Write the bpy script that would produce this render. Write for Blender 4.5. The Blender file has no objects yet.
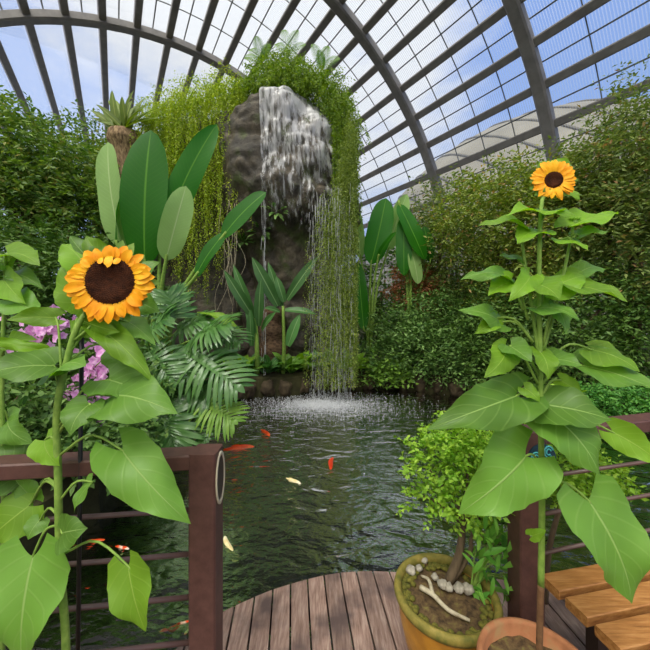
import bpy, math, random
import numpy as np
from mathutils import Vector, noise
from mathutils.bvhtree import BVHTree

R_ = np.random.default_rng(7)
random.seed(7)
COL = bpy.context.scene.collection
F = 325.0
HORIZON = 308.0
H = 1.5                                   # eye height above the deck
WATER = -0.4


def at(px, py, Y):
    """world point seen at pixel (px, py) at distance Y in front of the camera"""
    return np.array([(px - 325) / F * Y, Y, H - (py - HORIZON) / F * Y])


def nrm(v):
    v = np.asarray(v, float)
    return v / (np.linalg.norm(v, axis=-1, keepdims=True) + 1e-12)


# ------------------------------------------------------------------ materials
def newmat(name):
    m = bpy.data.materials.new(name)
    m.use_nodes = True
    nt = m.node_tree
    nt.nodes.clear()
    out = nt.nodes.new('ShaderNodeOutputMaterial')
    return m, nt, out


def N(nt, kind, **kw):
    n = nt.nodes.new(kind)
    for k, v in kw.items():
        if k in n.inputs:
            n.inputs[k].default_value = v
        else:
            setattr(n, k, v)
    return n


def ramp(nt, stops):
    r = nt.nodes.new('ShaderNodeValToRGB')
    el = r.color_ramp.elements
    while len(el) > 1:
        el.remove(el[-1])
    el[0].position = stops[0][0]
    el[0].color = (*stops[0][1], 1)
    for p, c in stops[1:]:
        e = el.new(p)
        e.color = (*c, 1)
    return r


def srgb(r, g, b):
    f = lambda c: (c / 255 / 12.92) if c / 255 <= .04045 else ((c / 255 + .055) / 1.055) ** 2.4
    return (f(r), f(g), f(b))


def foliage(name, c1, c2, rough=.5, trans=.3, c3=None, spec=.35):
    """leaf material, each leaf its own tone between c1 and c2"""
    m, nt, out = newmat(name)
    g = N(nt, 'ShaderNodeNewGeometry')
    stops = [(0, c1), (1, c2)] if c3 is None else [(0, c1), (.9, c2), (1, c3)]
    r = ramp(nt, stops)
    nt.links.new(g.outputs['Random Per Island'], r.inputs[0])
    b = N(nt, 'ShaderNodeBsdfPrincipled', Roughness=rough)
    b.inputs['Specular IOR Level'].default_value = spec
    nt.links.new(r.outputs[0], b.inputs['Base Color'])
    if trans:
        t = N(nt, 'ShaderNodeBsdfTranslucent')
        hs = N(nt, 'ShaderNodeHueSaturation', Saturation=1.15, Value=1.3)
        nt.links.new(r.outputs[0], hs.inputs['Color'])
        nt.links.new(hs.outputs[0], t.inputs[0])
        mx = N(nt, 'ShaderNodeMixShader')
        mx.inputs[0].default_value = trans
        nt.links.new(b.outputs[0], mx.inputs[1])
        nt.links.new(t.outputs[0], mx.inputs[2])
        nt.links.new(mx.outputs[0], out.inputs[0])
    else:
        nt.links.new(b.outputs[0], out.inputs[0])
    return m


def veined(name, c_blade, c_vein, rough=.45, trans=.3, nveins=7., slope=.55, veinw=.035, mottling=.25, side=.5):
    """broad leaf with midrib and side veins drawn from its own UV"""
    m, nt, out = newmat(name)
    L = nt.links.new
    uv = N(nt, 'ShaderNodeUVMap')
    sp = N(nt, 'ShaderNodeSeparateXYZ')
    L(uv.outputs[0], sp.inputs[0])
    a1 = N(nt, 'ShaderNodeMath', operation='SUBTRACT')
    L(sp.outputs[0], a1.inputs[0]); a1.inputs[1].default_value = .5
    a2 = N(nt, 'ShaderNodeMath', operation='ABSOLUTE'); L(a1.outputs[0], a2.inputs[0])
    mid = N(nt, 'ShaderNodeMapRange'); L(a2.outputs[0], mid.inputs[0])
    mid.inputs[1].default_value = veinw; mid.inputs[2].default_value = veinw * .3
    # side veins
    b1 = N(nt, 'ShaderNodeMath', operation='MULTIPLY'); L(a2.outputs[0], b1.inputs[0]); b1.inputs[1].default_value = slope
    b2 = N(nt, 'ShaderNodeMath', operation='SUBTRACT'); L(sp.outputs[1], b2.inputs[0]); L(b1.outputs[0], b2.inputs[1])
    b3 = N(nt, 'ShaderNodeMath', operation='MULTIPLY'); L(b2.outputs[0], b3.inputs[0]); b3.inputs[1].default_value = nveins
    b4 = N(nt, 'ShaderNodeMath', operation='FRACT'); L(b3.outputs[0], b4.inputs[0])
    b5 = N(nt, 'ShaderNodeMath', operation='SUBTRACT'); L(b4.outputs[0], b5.inputs[0]); b5.inputs[1].default_value = .5
    b6 = N(nt, 'ShaderNodeMath', operation='ABSOLUTE'); L(b5.outputs[0], b6.inputs[0])
    sv = N(nt, 'ShaderNodeMapRange'); L(b6.outputs[0], sv.inputs[0])
    sv.inputs[1].default_value = .10; sv.inputs[2].default_value = .02
    sv.inputs[3].default_value = 0; sv.inputs[4].default_value = side
    mxm = N(nt, 'ShaderNodeMath', operation='MAXIMUM'); L(mid.outputs[0], mxm.inputs[0]); L(sv.outputs[0], mxm.inputs[1])
    tc = N(nt, 'ShaderNodeTexCoord')
    nz = N(nt, 'ShaderNodeTexNoise', Scale=9., Detail=3.)
    L(tc.outputs['Object'], nz.inputs[0])
    oi = N(nt, 'ShaderNodeObjectInfo')
    vv = N(nt, 'ShaderNodeMath', operation='MULTIPLY_ADD'); L(oi.outputs['Random'], vv.inputs[0])
    vv.inputs[1].default_value = .5; vv.inputs[2].default_value = .75 - mottling * .5
    v2 = N(nt, 'ShaderNodeMath', operation='MULTIPLY_ADD'); L(nz.outputs[0], v2.inputs[0])
    v2.inputs[1].default_value = mottling; L(vv.outputs[0], v2.inputs[2])
    base = N(nt, 'ShaderNodeHueSaturation', Color=(*c_blade, 1))
    L(v2.outputs[0], base.inputs['Value'])
    col = N(nt, 'ShaderNodeMixRGB'); L(mxm.outputs[0], col.inputs[0]); L(base.outputs[0], col.inputs[1])
    col.inputs[2].default_value = (*c_vein, 1)
    p = N(nt, 'ShaderNodeBsdfPrincipled', Roughness=rough)
    p.inputs['Specular IOR Level'].default_value = .35
    L(col.outputs[0], p.inputs['Base Color'])
    bm = N(nt, 'ShaderNodeBump', Strength=.35, Distance=.004)
    L(mxm.outputs[0], bm.inputs['Height']); bm.invert = True
    L(bm.outputs[0], p.inputs['Normal'])
    t = N(nt, 'ShaderNodeBsdfTranslucent')
    hs = N(nt, 'ShaderNodeHueSaturation', Saturation=1.2, Value=1.25); L(col.outputs[0], hs.inputs['Color'])
    L(hs.outputs[0], t.inputs[0])
    mx = N(nt, 'ShaderNodeMixShader'); mx.inputs[0].default_value = trans
    L(p.outputs[0], mx.inputs[1]); L(t.outputs[0], mx.inputs[2]); L(mx.outputs[0], out.inputs[0])
    return m


def noisy(name, stops, scale=4., detail=6., rough=.8, bump=.3, dist=.03, stretch=(1, 1, 1), spec=.3, metal=0.):
    m, nt, out = newmat(name)
    L = nt.links.new
    tc = N(nt, 'ShaderNodeTexCoord')
    mp = N(nt, 'ShaderNodeMapping'); mp.inputs['Scale'].default_value = stretch
    L(tc.outputs['Object'], mp.inputs[0])
    nz = N(nt, 'ShaderNodeTexNoise', Scale=scale, Detail=detail, Roughness=.62)
    L(mp.outputs[0], nz.inputs[0])
    r = ramp(nt, stops)
    L(nz.outputs[0], r.inputs[0])
    p = N(nt, 'ShaderNodeBsdfPrincipled', Roughness=rough, Metallic=metal)
    p.inputs['Specular IOR Level'].default_value = spec
    L(r.outputs[0], p.inputs['Base Color'])
    if bump:
        b = N(nt, 'ShaderNodeBump', Strength=bump, Distance=dist)
        L(nz.outputs[0], b.inputs['Height']); L(b.outputs[0], p.inputs['Normal'])
    L(p.outputs[0], out.inputs[0])
    return m


def plain(name, c, rough=.5, spec=.4, metal=0.):
    return noisy(name, [(.3, tuple(x * .88 for x in c)), (.7, tuple(min(1, x * 1.1) for x in c))], 14., 3., rough, .05, .002, spec=spec, metal=metal)


M = {}
M['sun_leaf'] = veined('sunflower_leaf', srgb(106, 150, 56), srgb(150, 184, 98), rough=.42, mottling=.4, nveins=5.5, slope=.75, side=.22, trans=.33, veinw=.02)
M['sun_leaf_young'] = veined('sunflower_leaf_young', srgb(126, 170, 46), srgb(162, 196, 84), nveins=5.5, slope=.75, side=.22, trans=.42, veinw=.02)
M['stem'] = noisy('stem_green', [(.3, srgb(104, 138, 52)), (.7, srgb(142, 172, 78))], 30, 3, .6, .2, .002)
M['stem_brown'] = noisy('stem_woody', [(.3, srgb(82, 56, 36)), (.7, srgb(120, 88, 58))], 30, 3, .8, .3, .003)
M['petal'] = noisy('petal_yellow', [(.3, srgb(248, 150, 8)), (.7, srgb(255, 190, 24))], 16, 2, .55, .1, .001)
M['petal_inner'] = M['petal']
M['disc'] = noisy('sunflower_disc', [(.3, srgb(44, 22, 12)), (.7, srgb(92, 50, 26))], 70, 3, .9, .5, .003)
M['sepal'] = foliage('sepal', srgb(110, 150, 60), srgb(150, 185, 88), trans=.3)
M['banana'] = veined('banana_leaf', srgb(46, 116, 22), srgb(104, 164, 56), rough=.38, trans=.4, nveins=26., slope=.25, side=.12, veinw=.03, mottling=.15)
M['banana_pale'] = veined('banana_leaf_pale', srgb(150, 188, 108), srgb(190, 214, 150), rough=.42, trans=.3, nveins=24., slope=.25, side=.18, veinw=.03, mottling=.15)
M['strap'] = veined('strap_leaf', srgb(76, 122, 62), srgb(130, 165, 105), rough=.4, trans=.25, nveins=1., slope=0., side=0., veinw=.05)
M['nest'] = veined('nest_leaf', srgb(120, 142, 60), srgb(160, 170, 84), rough=.5, trans=.3, nveins=1., slope=0., side=0., veinw=.06)
M['philo'] = foliage('philodendron_leaf', srgb(58, 104, 44), srgb(104, 146, 76), rough=.3, trans=.2, spec=.5)
M['philo_y'] = foliage('philodendron_leaf_young', srgb(98, 140, 50), srgb(132, 168, 66), rough=.4, trans=.25)
M['vine'] = foliage('vine_leaf', srgb(128, 158, 40), srgb(190, 204, 76), rough=.5, trans=.35)
M['vine_olive'] = foliage('vine_leaf_olive', srgb(92, 118, 44), srgb(154, 170, 76), rough=.5, trans=.3)
M['vine_dark'] = foliage('vine_leaf_deep', srgb(82, 118, 34), srgb(146, 170, 58), rough=.5, trans=.35)
M['fern'] = foliage('fern_leaf', srgb(84, 128, 50), srgb(130, 165, 80), trans=.35)
M['tree_left'] = foliage('tree_leaf', srgb(72, 108, 44), srgb(132, 158, 70), trans=.3, c3=srgb(160, 150, 84))
M['tree_right'] = foliage('shrub_leaf', srgb(78, 104, 46), srgb(136, 152, 78), trans=.3, c3=srgb(168, 130, 84))
M['tree_yellow'] = foliage('shrub_leaf_light', srgb(92, 120, 44), srgb(150, 164, 72), trans=.3, c3=srgb(180, 140, 90))
M['dark_leaf'] = foliage('dark_leaf', srgb(56, 92, 36), srgb(104, 136, 58), trans=.2)
M['mid_leaf'] = foliage('mid_leaf', srgb(62, 100, 42), srgb(122, 156, 80), trans=.25)
M['bonsai_leaf'] = foliage('bonsai_leaf', srgb(112, 162, 44), srgb(172, 208, 76), trans=.35)
M['bright_leaf'] = foliage('bright_leaf', srgb(84, 146, 48), srgb(138, 190, 72), trans=.35)
M['hedge'] = foliage('hedge_leaf', srgb(56, 116, 46), srgb(104, 158, 66), trans=.25)
M['red_leaf'] = foliage('red_leaf', srgb(140, 84, 58), srgb(190, 130, 90), trans=.25)
M['orchid'] = foliage('orchid_petal', srgb(222, 130, 210), srgb(246, 206, 240), trans=.3)
M['bark'] = noisy('bark', [(.3, srgb(58, 46, 34)), (.7, srgb(122, 104, 80))], 18, 6, .9, .7, .02, (1, 1, .3))
M['fibre'] = noisy('fibrous_trunk', [(.35, srgb(82, 62, 44)), (.65, srgb(176, 148, 112))], 22, 5, .9, .8, .03, (1, 1, .35))
M['rust_trunk'] = noisy('rusty_trunk', [(.35, srgb(62, 46, 34)), (.65, srgb(116, 92, 70))], 11, 6, .9, .6, .02, (1, 1, 2.))
M['post'] = noisy('painted_post', [(.3, srgb(76, 48, 42)), (.7, srgb(98, 66, 58))], 26, 5, .5, .12, .002, spec=.45)
M['rod'] = plain('painted_rod', srgb(92, 70, 66), .35, .5)
M['cream'] = plain('cream_trim', srgb(196, 186, 160), .5)
M['plaque_dark'] = plain('plaque_dark', srgb(60, 46, 40), .5)
M['plaque_blue'] = plain('plaque_blue', srgb(26, 62, 78), .4)
M['turquoise'] = plain('turquoise_mark', srgb(90, 196, 200), .45)
M['pot_glaze'] = noisy('glazed_pot', [(.3, srgb(134, 86, 20)), (.55, srgb(178, 124, 36)), (.75, srgb(196, 146, 58))], 6, 5, .35, .15, .006, spec=.5)
M['pot_rim'] = noisy('mossy_rim', [(.3, srgb(88, 90, 34)), (.6, srgb(136, 122, 56)), (.8, srgb(164, 142, 84))], 22, 5, .7, .3, .004)
M['terracotta'] = noisy('terracotta', [(.3, srgb(130, 82, 52)), (.55, srgb(168, 112, 76)), (.8, srgb(150, 140, 96))], 9, 6, .85, .25, .005)
M['soil'] = noisy('soil', [(.3, srgb(44, 34, 24)), (.55, srgb(96, 76, 50)), (.75, srgb(120, 114, 60))], 40, 6, .95, .6, .004)
M['moss'] = noisy('moss', [(.3, srgb(64, 70, 26)), (.7, srgb(120, 112, 46))], 60, 5, .95, .6, .004)
M['pebble'] = noisy('pebble', [(.3, srgb(104, 98, 84)), (.7, srgb(196, 188, 172))], 18, 5, .8, .4, .006)
M['drift'] = noisy('driftwood', [(.3, srgb(136, 122, 96)), (.7, srgb(202, 192, 166))], 20, 5, .85, .5, .006)
M['bench'] = None
M['ground'] = noisy('ground_soil', [(.3, srgb(34, 34, 20)), (.7, srgb(70, 68, 40))], 3, 6, .95, .6, .05)
M['bank'] = noisy('bank_stone', [(.3, srgb(40, 34, 26)), (.6, srgb(84, 72, 54)), (.8, srgb(92, 98, 56))], 4, 7, .9, .8, .06)
M['steel'] = noisy('roof_steel', [(.3, srgb(124, 120, 118)), (.7, srgb(146, 142, 138))], 2, 3, .5, .05, .01, spec=.4)
M['steel_thin'] = plain('roof_mullion', srgb(124, 126, 128), .5)
M['bed'] = noisy('pond_bed', [(.3, srgb(9, 14, 8)), (.7, srgb(20, 27, 15))], 1.2, 5, .95, .2, .03)
M['koi_orange'] = noisy('koi_orange', [(.4, srgb(214, 66, 20)), (.62, srgb(240, 104, 44))], 5, 3, .35, 0)
M['koi_red'] = noisy('koi_red', [(.4, srgb(190, 54, 26)), (.7, srgb(214, 84, 48))], 5, 3, .35, 0)
M['koi_pied'] = noisy('koi_pied', [(.46, srgb(226, 80, 30)), (.52, srgb(226, 214, 190))], 7, 1, .35, 0)
M['koi_pale'] = noisy('koi_pale', [(.4, srgb(226, 208, 150)), (.7, srgb(245, 236, 206))], 7, 2, .35, 0)
M['koi_yellow'] = noisy('koi_yellow', [(.4, srgb(206, 170, 50)), (.7, srgb(222, 196, 96))], 7, 2, .35, 0)
M['koi_brown'] = noisy('koi_brown', [(.4, srgb(112, 70, 36)), (.7, srgb(140, 94, 54))], 7, 2, .35, 0)
M['black'] = plain('black_stake', srgb(24, 22, 22), .5)


def wood(name, stops, along=(1, 14, 14), bump=.25, rough=.55, spec=.4, blot=None):
    m, nt, out = newmat(name)
    L = nt.links.new
    tc = N(nt, 'ShaderNodeTexCoord')
    g = N(nt, 'ShaderNodeNewGeometry')
    off = N(nt, 'ShaderNodeVectorMath', operation='ADD')
    sc = N(nt, 'ShaderNodeVectorMath', operation='SCALE'); sc.inputs[0].default_value = (7, 13, 5)
    L(g.outputs['Random Per Island'], sc.inputs['Scale'])
    L(tc.outputs['Object'], off.inputs[0]); L(sc.outputs[0], off.inputs[1])
    mp = N(nt, 'ShaderNodeMapping'); mp.inputs['Scale'].default_value = along
    L(off.outputs[0], mp.inputs[0])
    nz = N(nt, 'ShaderNodeTexNoise', Scale=5., Detail=7., Roughness=.65); L(mp.outputs[0], nz.inputs[0])
    r = ramp(nt, stops); L(nz.outputs[0], r.inputs[0])
    hs = N(nt, 'ShaderNodeHueSaturation')
    mr = N(nt, 'ShaderNodeMapRange'); mr.inputs[3].default_value = .82; mr.inputs[4].default_value = 1.15
    L(g.outputs['Random Per Island'], mr.inputs[0]); L(mr.outputs[0], hs.inputs['Value'])
    L(r.outputs[0], hs.inputs['Color'])
    colout = hs.outputs[0]
    if blot:
        n2 = N(nt, 'ShaderNodeTexNoise', Scale=5., Detail=4.); L(tc.outputs['Object'], n2.inputs[0])
        m2 = N(nt, 'ShaderNodeMapRange'); L(n2.outputs[0], m2.inputs[0]); m2.inputs[1].default_value = .46; m2.inputs[2].default_value = .66
        mx = N(nt, 'ShaderNodeMixRGB'); L(m2.outputs[0], mx.inputs[0]); L(colout, mx.inputs[1]); mx.inputs[2].default_value = (*blot, 1)
        colout = mx.outputs[0]
    p = N(nt, 'ShaderNodeBsdfPrincipled', Roughness=rough); p.inputs['Specular IOR Level'].default_value = spec
    L(colout, p.inputs['Base Color'])
    b = N(nt, 'ShaderNodeBump', Strength=bump, Distance=.004); L(nz.outputs[0], b.inputs['Height']); L(b.outputs[0], p.inputs['Normal'])
    L(p.outputs[0], out.inputs[0])
    return m


M['deck'] = wood('deck_wood', [(.28, srgb(96, 72, 62)), (.5, srgb(138, 112, 100)), (.72, srgb(170, 148, 136))], (16, 1.6, 16), .35, .5, .45, srgb(84, 68, 64))
M['bench'] = wood('bench_wood', [(.28, srgb(120, 76, 34)), (.5, srgb(164, 112, 58)), (.72, srgb(190, 140, 84))], (1.6, 16, 16), .25, .5, .4)


def rock_material():
    m, nt, out = newmat('wet_rock')
    L = nt.links.new
    tc = N(nt, 'ShaderNodeTexCoord')
    nz = N(nt, 'ShaderNodeTexNoise', Scale=1.7, Detail=9., Roughness=.68); L(tc.outputs['Object'], nz.inputs[0])
    r = ramp(nt, [(.3, srgb(24, 22, 18)), (.46, srgb(58, 52, 42)), (.6, srgb(92, 82, 66)), (.74, srgb(126, 115, 98))])
    L(nz.outputs[0], r.inputs[0])
    n2 = N(nt, 'ShaderNodeTexNoise', Scale=2.6, Detail=5.); L(tc.outputs['Object'], n2.inputs[0])
    m2 = N(nt, 'ShaderNodeMapRange'); L(n2.outputs[0], m2.inputs[0]); m2.inputs[1].default_value = .52; m2.inputs[2].default_value = .68
    mx = N(nt, 'ShaderNodeMixRGB'); L(m2.outputs[0], mx.inputs[0]); L(r.outputs[0], mx.inputs[1]); mx.inputs[2].default_value = (*srgb(74, 84, 42), 1)
    p = N(nt, 'ShaderNodeBsdfPrincipled', Roughness=.6); L(mx.outputs[0], p.inputs['Base Color'])
    n3 = N(nt, 'ShaderNodeTexNoise', Scale=9., Detail=8., Roughness=.7); L(tc.outputs['Object'], n3.inputs[0])
    b = N(nt, 'ShaderNodeBump', Strength=.9, Distance=.06); L(n3.outputs[0], b.inputs['Height']); L(b.outputs[0], p.inputs['Normal'])
    L(p.outputs[0], out.inputs[0])
    return m


M['rock'] = rock_material()


def water_material():
    m, nt, out = newmat('pond_water')
    L = nt.links.new
    tc = N(nt, 'ShaderNodeTexCoord')
    # ripples grow towards the place where the fall strikes
    n1 = N(nt, 'ShaderNodeTexNoise', Scale=3.6, Detail=2.5, Roughness=.45, Distortion=.6)
    mp = N(nt, 'ShaderNodeMapping'); mp.inputs['Scale'].default_value = (1., 1.7, 1.); mp.inputs['Rotation'].default_value = (0, 0, .35)
    L(tc.outputs['Object'], mp.inputs[0]); L(mp.outputs[0], n1.inputs[0])
    n2 = N(nt, 'ShaderNodeTexNoise', Scale=15., Detail=3.); L(mp.outputs[0], n2.inputs[0])
    ad = N(nt, 'ShaderNodeMath', operation='MULTIPLY_ADD'); L(n2.outputs[0], ad.inputs[0]); ad.inputs[1].default_value = .22; L(n1.outputs[0], ad.inputs[2])
    b = N(nt, 'ShaderNodeBump', Strength=1., Distance=.036); L(ad.outputs[0], b.inputs['Height'])
    gl = N(nt, 'ShaderNodeBsdfGlossy', Roughness=.03); L(b.outputs[0], gl.inputs['Normal'])
    tr = N(nt, 'ShaderNodeBsdfTransparent', Color=(.42, .54, .34, 1))
    fr = N(nt, 'ShaderNodeFresnel', IOR=1.28); L(b.outputs[0], fr.inputs['Normal'])
    mx = N(nt, 'ShaderNodeMixShader'); L(fr.outputs[0], mx.inputs[0]); L(tr.outputs[0], mx.inputs[1]); L(gl.outputs[0], mx.inputs[2])
    L(mx.outputs[0], out.inputs[0])
    return m


M['water'] = water_material()


def fall_material(name, scale, cut0, cut1, most, white=.85):
    """thin water film: clear between white streaks"""
    m, nt, out = newmat(name)
    L = nt.links.new
    uv = N(nt, 'ShaderNodeUVMap')
    mp = N(nt, 'ShaderNodeMapping'); mp.inputs['Scale'].default_value = scale; L(uv.outputs[0], mp.inputs[0])
    n1 = N(nt, 'ShaderNodeTexNoise', Scale=1., Detail=6., Roughness=.62, Distortion=.25); L(mp.outputs[0], n1.inputs[0])
    mr = N(nt, 'ShaderNodeMapRange'); sv_ = N(nt, 'ShaderNodeSeparateXYZ'); L(uv.outputs[0], sv_.inputs[0])
    fd = N(nt, 'ShaderNodeMapRange'); L(sv_.outputs[1], fd.inputs[0]); fd.inputs[1].default_value = .0; fd.inputs[2].default_value = 1.; fd.inputs[3].default_value = .14; fd.inputs[4].default_value = -.14
    sb_ = N(nt, 'ShaderNodeMath', operation='ADD'); L(n1.outputs[0], sb_.inputs[0]); L(fd.outputs[0], sb_.inputs[1])
    L(sb_.outputs[0], mr.inputs[0]); mr.inputs[1].default_value = cut0; mr.inputs[2].default_value = cut1
    mr.inputs[3].default_value = .0; mr.inputs[4].default_value = most
    d = N(nt, 'ShaderNodeBsdfPrincipled', Roughness=.15); d.inputs['Base Color'].default_value = (white, white, white * 1.02, 1)
    t = N(nt, 'ShaderNodeBsdfTranslucent', Color=(white, white, white, 1))
    m1 = N(nt, 'ShaderNodeMixShader'); m1.inputs[0].default_value = .35; L(d.outputs[0], m1.inputs[1]); L(t.outputs[0], m1.inputs[2])
    tr = N(nt, 'ShaderNodeBsdfTransparent')
    mx = N(nt, 'ShaderNodeMixShader'); L(mr.outputs[0], mx.inputs[0]); L(tr.outputs[0], mx.inputs[1]); L(m1.outputs[0], mx.inputs[2])
    L(mx.outputs[0], out.inputs[0])
    return m


M['fall'] = fall_material('falling_water', (20, 9, 1), .40, .64, .88)


def droplet_material(name, alpha):
    m, nt, out = newmat(name)
    L = nt.links.new
    d = N(nt, 'ShaderNodeBsdfPrincipled', Roughness=.2); d.inputs['Base Color'].default_value = (.85, .87, .9, 1)
    tr = N(nt, 'ShaderNodeBsdfTransparent')
    mx = N(nt, 'ShaderNodeMixShader'); mx.inputs[0].default_value = alpha
    L(tr.outputs[0], mx.inputs[1]); L(d.outputs[0], mx.inputs[2]); L(mx.outputs[0], out.inputs[0])
    return m


M['stream'] = droplet_material('water_stream', .38)
M['foam'] = droplet_material('water_foam', .75)


def glass_material():
    m, nt, out = newmat('roof_glass')
    L = nt.links.new
    uv = N(nt, 'ShaderNodeUVMap')
    sp = N(nt, 'ShaderNodeSeparateXYZ'); L(uv.outputs[0], sp.inputs[0])
    a = N(nt, 'ShaderNodeMath', operation='MULTIPLY'); L(sp.outputs[0], a.inputs[0]); a.inputs[1].default_value = 9.
    f = N(nt, 'ShaderNodeMath', operation='FRACT'); L(a.outputs[0], f.inputs[0])
    g = N(nt, 'ShaderNodeMath', operation='LESS_THAN'); L(f.outputs[0], g.inputs[0]); g.inputs[1].default_value = .33
    s = N(nt, 'ShaderNodeMath', operation='MULTIPLY_ADD'); L(g.outputs[0], s.inputs[0]); s.inputs[1].default_value = .22; s.inputs[2].default_value = .05
    tr = N(nt, 'ShaderNodeBsdfTransparent', Color=(.95, .97, .97, 1))
    tl = N(nt, 'ShaderNodeBsdfTranslucent', Color=(.85, .87, .88, 1))
    m1 = N(nt, 'ShaderNodeMixShader'); L(s.outputs[0], m1.inputs[0]); L(tr.outputs[0], m1.inputs[1]); L(tl.outputs[0], m1.inputs[2])
    gl = N(nt, 'ShaderNodeBsdfGlossy', Roughness=.02)
    fr = N(nt, 'ShaderNodeFresnel', IOR=1.25)
    mx = N(nt, 'ShaderNodeMixShader'); ar = N(nt, 'ShaderNodeMath', operation='MULTIPLY'); L(fr.outputs[0], ar.inputs[0]); ar.inputs[1].default_value = .15   # anti-reflective coating
    L(ar.outputs[0], mx.inputs[0]); L(m1.outputs[0], mx.inputs[1]); L(gl.outputs[0], mx.inputs[2])
    L(mx.outputs[0], out.inputs[0])
    return m


M['glass'] = glass_material()
M['dome'] = noisy('dome_panel', [(.3, srgb(92, 90, 82)), (.7, srgb(112, 109, 100))], .15, 3, .6, .0)
M['dome_rib'] = plain('dome_rib', srgb(64, 62, 56), .6)


# ------------------------------------------------------------------ mesh helpers
def link(name, me, mat, parent=None):
    o = bpy.data.objects.new(name, me)
    COL.objects.link(o)
    if mat is not None:
        me.materials.append(M[mat] if isinstance(mat, str) else mat)
    if parent is not None:
        o.parent = parent
    return o


class MB:
    """collects vertices, faces and uvs of one mesh"""

    def __init__(s):
        s.v = []; s.f = []; s.uv = []; s.n = 0

    def add(s, V, Fc, uv=None):
        V = np.asarray(V, float)
        s.v.append(V)
        s.f.extend([[i + s.n for i in f] for f in Fc])
        s.uv.append(np.zeros((len(V), 2)) if uv is None else np.asarray(uv, float))
        s.n += len(V)
        return s

    def tube(s, pts, rad, seg=8, cap=True):
        pts = np.asarray(pts, float); n = len(pts)
        rad = np.full(n, rad, float) if np.isscalar(rad) else np.asarray(rad, float)
        T = nrm(np.gradient(pts, axis=0))
        up = np.array([0, 0, 1.]) if abs(T[0][2]) < .9 else np.array([1., 0, 0])
        V = []
        x = nrm(np.cross(T[0], up))
        for i in range(n):
            x = nrm(x - T[i] * (x @ T[i])); y = np.cross(T[i], x)
            for k in range(seg):
                a = 2 * math.pi * k / seg
                V.append(pts[i] + rad[i] * (math.cos(a) * x + math.sin(a) * y))
        Fc = [[i * seg + k, i * seg + (k + 1) % seg, (i + 1) * seg + (k + 1) % seg, (i + 1) * seg + k] for i in range(n - 1) for k in range(seg)]
        if cap:
            Fc.append(list(range(seg))[::-1]); Fc.append([(n - 1) * seg + k for k in range(seg)])
        return s.add(V, Fc)

    def box(s, c, ax, ay, az, bevel=0):
        """box by centre and three half-axis vectors; bevelled along the first axis when asked"""
        c, ax, ay, az = (np.asarray(q, float) for q in (c, ax, ay, az))
        ring = [(-1, -1), (1, -1), (1, 1), (-1, 1)]
        if bevel:
            by, bz = bevel / np.linalg.norm(ay), bevel / np.linalg.norm(az)
            ring = [(-1 + by, -1), (1 - by, -1), (1, -1 + bz), (1, 1 - bz), (1 - by, 1), (-1 + by, 1), (-1, 1 - bz), (-1, -1 + bz)]
        k = len(ring); V = []
        for e in (-1, 1):
            for (a, b) in ring:
                V.append(c + e * ax + a * ay + b * az)
        Fc = [[i, (i + 1) % k, k + (i + 1) % k, k + i] for i in range(k)] + [list(range(k))[::-1], [k + i for i in range(k)]]
        return s.add(V, Fc)

    def lathe(s, prof, c, seg=40, caps=True):
        c = np.asarray(c, float); V = []
        for r, z in prof:
            for k in range(seg):
                a = 2 * math.pi * k / seg
                V.append(c + [r * math.cos(a), r * math.sin(a), z])
        n = len(prof)
        Fc = [[i * seg + k, i * seg + (k + 1) % seg, (i + 1) * seg + (k + 1) % seg, (i + 1) * seg + k] for i in range(n - 1) for k in range(seg)]
        if caps and prof[0][0] > 1e-6: Fc.append(list(range(seg))[::-1])
        if caps and prof[-1][0] > 1e-6: Fc.append([(n - 1) * seg + k for k in range(seg)])
        return s.add(V, Fc)

    def build(s, name, mat, parent=None, org=None, smooth=True, uv=False):
        V = np.concatenate(s.v)
        if org is not None: V = V - np.asarray(org)
        me = bpy.data.meshes.new(name)
        me.from_pydata(V.tolist(), [], s.f)
        if uv:
            U = np.concatenate(s.uv)
            l = me.uv_layers.new(name='UVMap')
            idx = np.empty(len(me.loops), int); me.loops.foreach_get('vertex_index', idx)
            l.data.foreach_set('uv', U[idx].ravel())
        if smooth:
            me.polygons.foreach_set('use_smooth', [True] * len(me.polygons))
        me.update()
        return link(name, me, mat, parent)


def mesh_tris(name, V, T, mat, parent=None, org=None):
    V = np.asarray(V, float)
    if org is not None: V = V - np.asarray(org)
    T = np.asarray(T, np.int32)
    me = bpy.data.meshes.new(name)
    me.vertices.add(len(V)); me.vertices.foreach_set('co', V.ravel())
    k = T.shape[1]
    me.loops.add(T.size); me.loops.foreach_set('vertex_index', T.ravel())
    me.polygons.add(len(T)); me.polygons.foreach_set('loop_start', np.arange(0, T.size, k, dtype=np.int32))
    me.update(calc_edges=True); me.validate()
    return link(name, me, mat, parent)


def tag(o, label, cat, group=None, kind=None):
    o['label'] = label; o['category'] = cat
    if group: o['group'] = group
    if kind: o['kind'] = kind
    return o


def thing(name, label, cat, loc, group=None):
    o = bpy.data.objects.new(name, None); COL.objects.link(o)
    o.location = Vector(loc); o.empty_display_size = .1
    return tag(o, label, cat, group)


def struct(o):
    o['kind'] = 'structure'
    return o


# leaf shapes -------------------------------------------------------------
PROF = {
    'heart': ([0, .05, .12, .22, .36, .52, .68, .82, .93, 1], [.42, .80, .96, 1, .96, .82, .59, .33, .12, 0]),
    'lance': ([0, .08, .25, .5, .75, .92, 1], [.10, .35, .8, 1, .78, .35, 0]),
    'paddle': ([0, .05, .15, .3, .5, .7, .85, .95, 1], [.12, .5, .82, .97, 1, .95, .76, .42, 0]),
    'strap': ([0, .15, .4, .7, .9, 1], [.45, .75, 1, .85, .4, 0]),
    'petal': ([0, .15, .4, .65, .85, .95, 1], [.42, .7, 1, .95, .66, .34, 0]),
}


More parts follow.
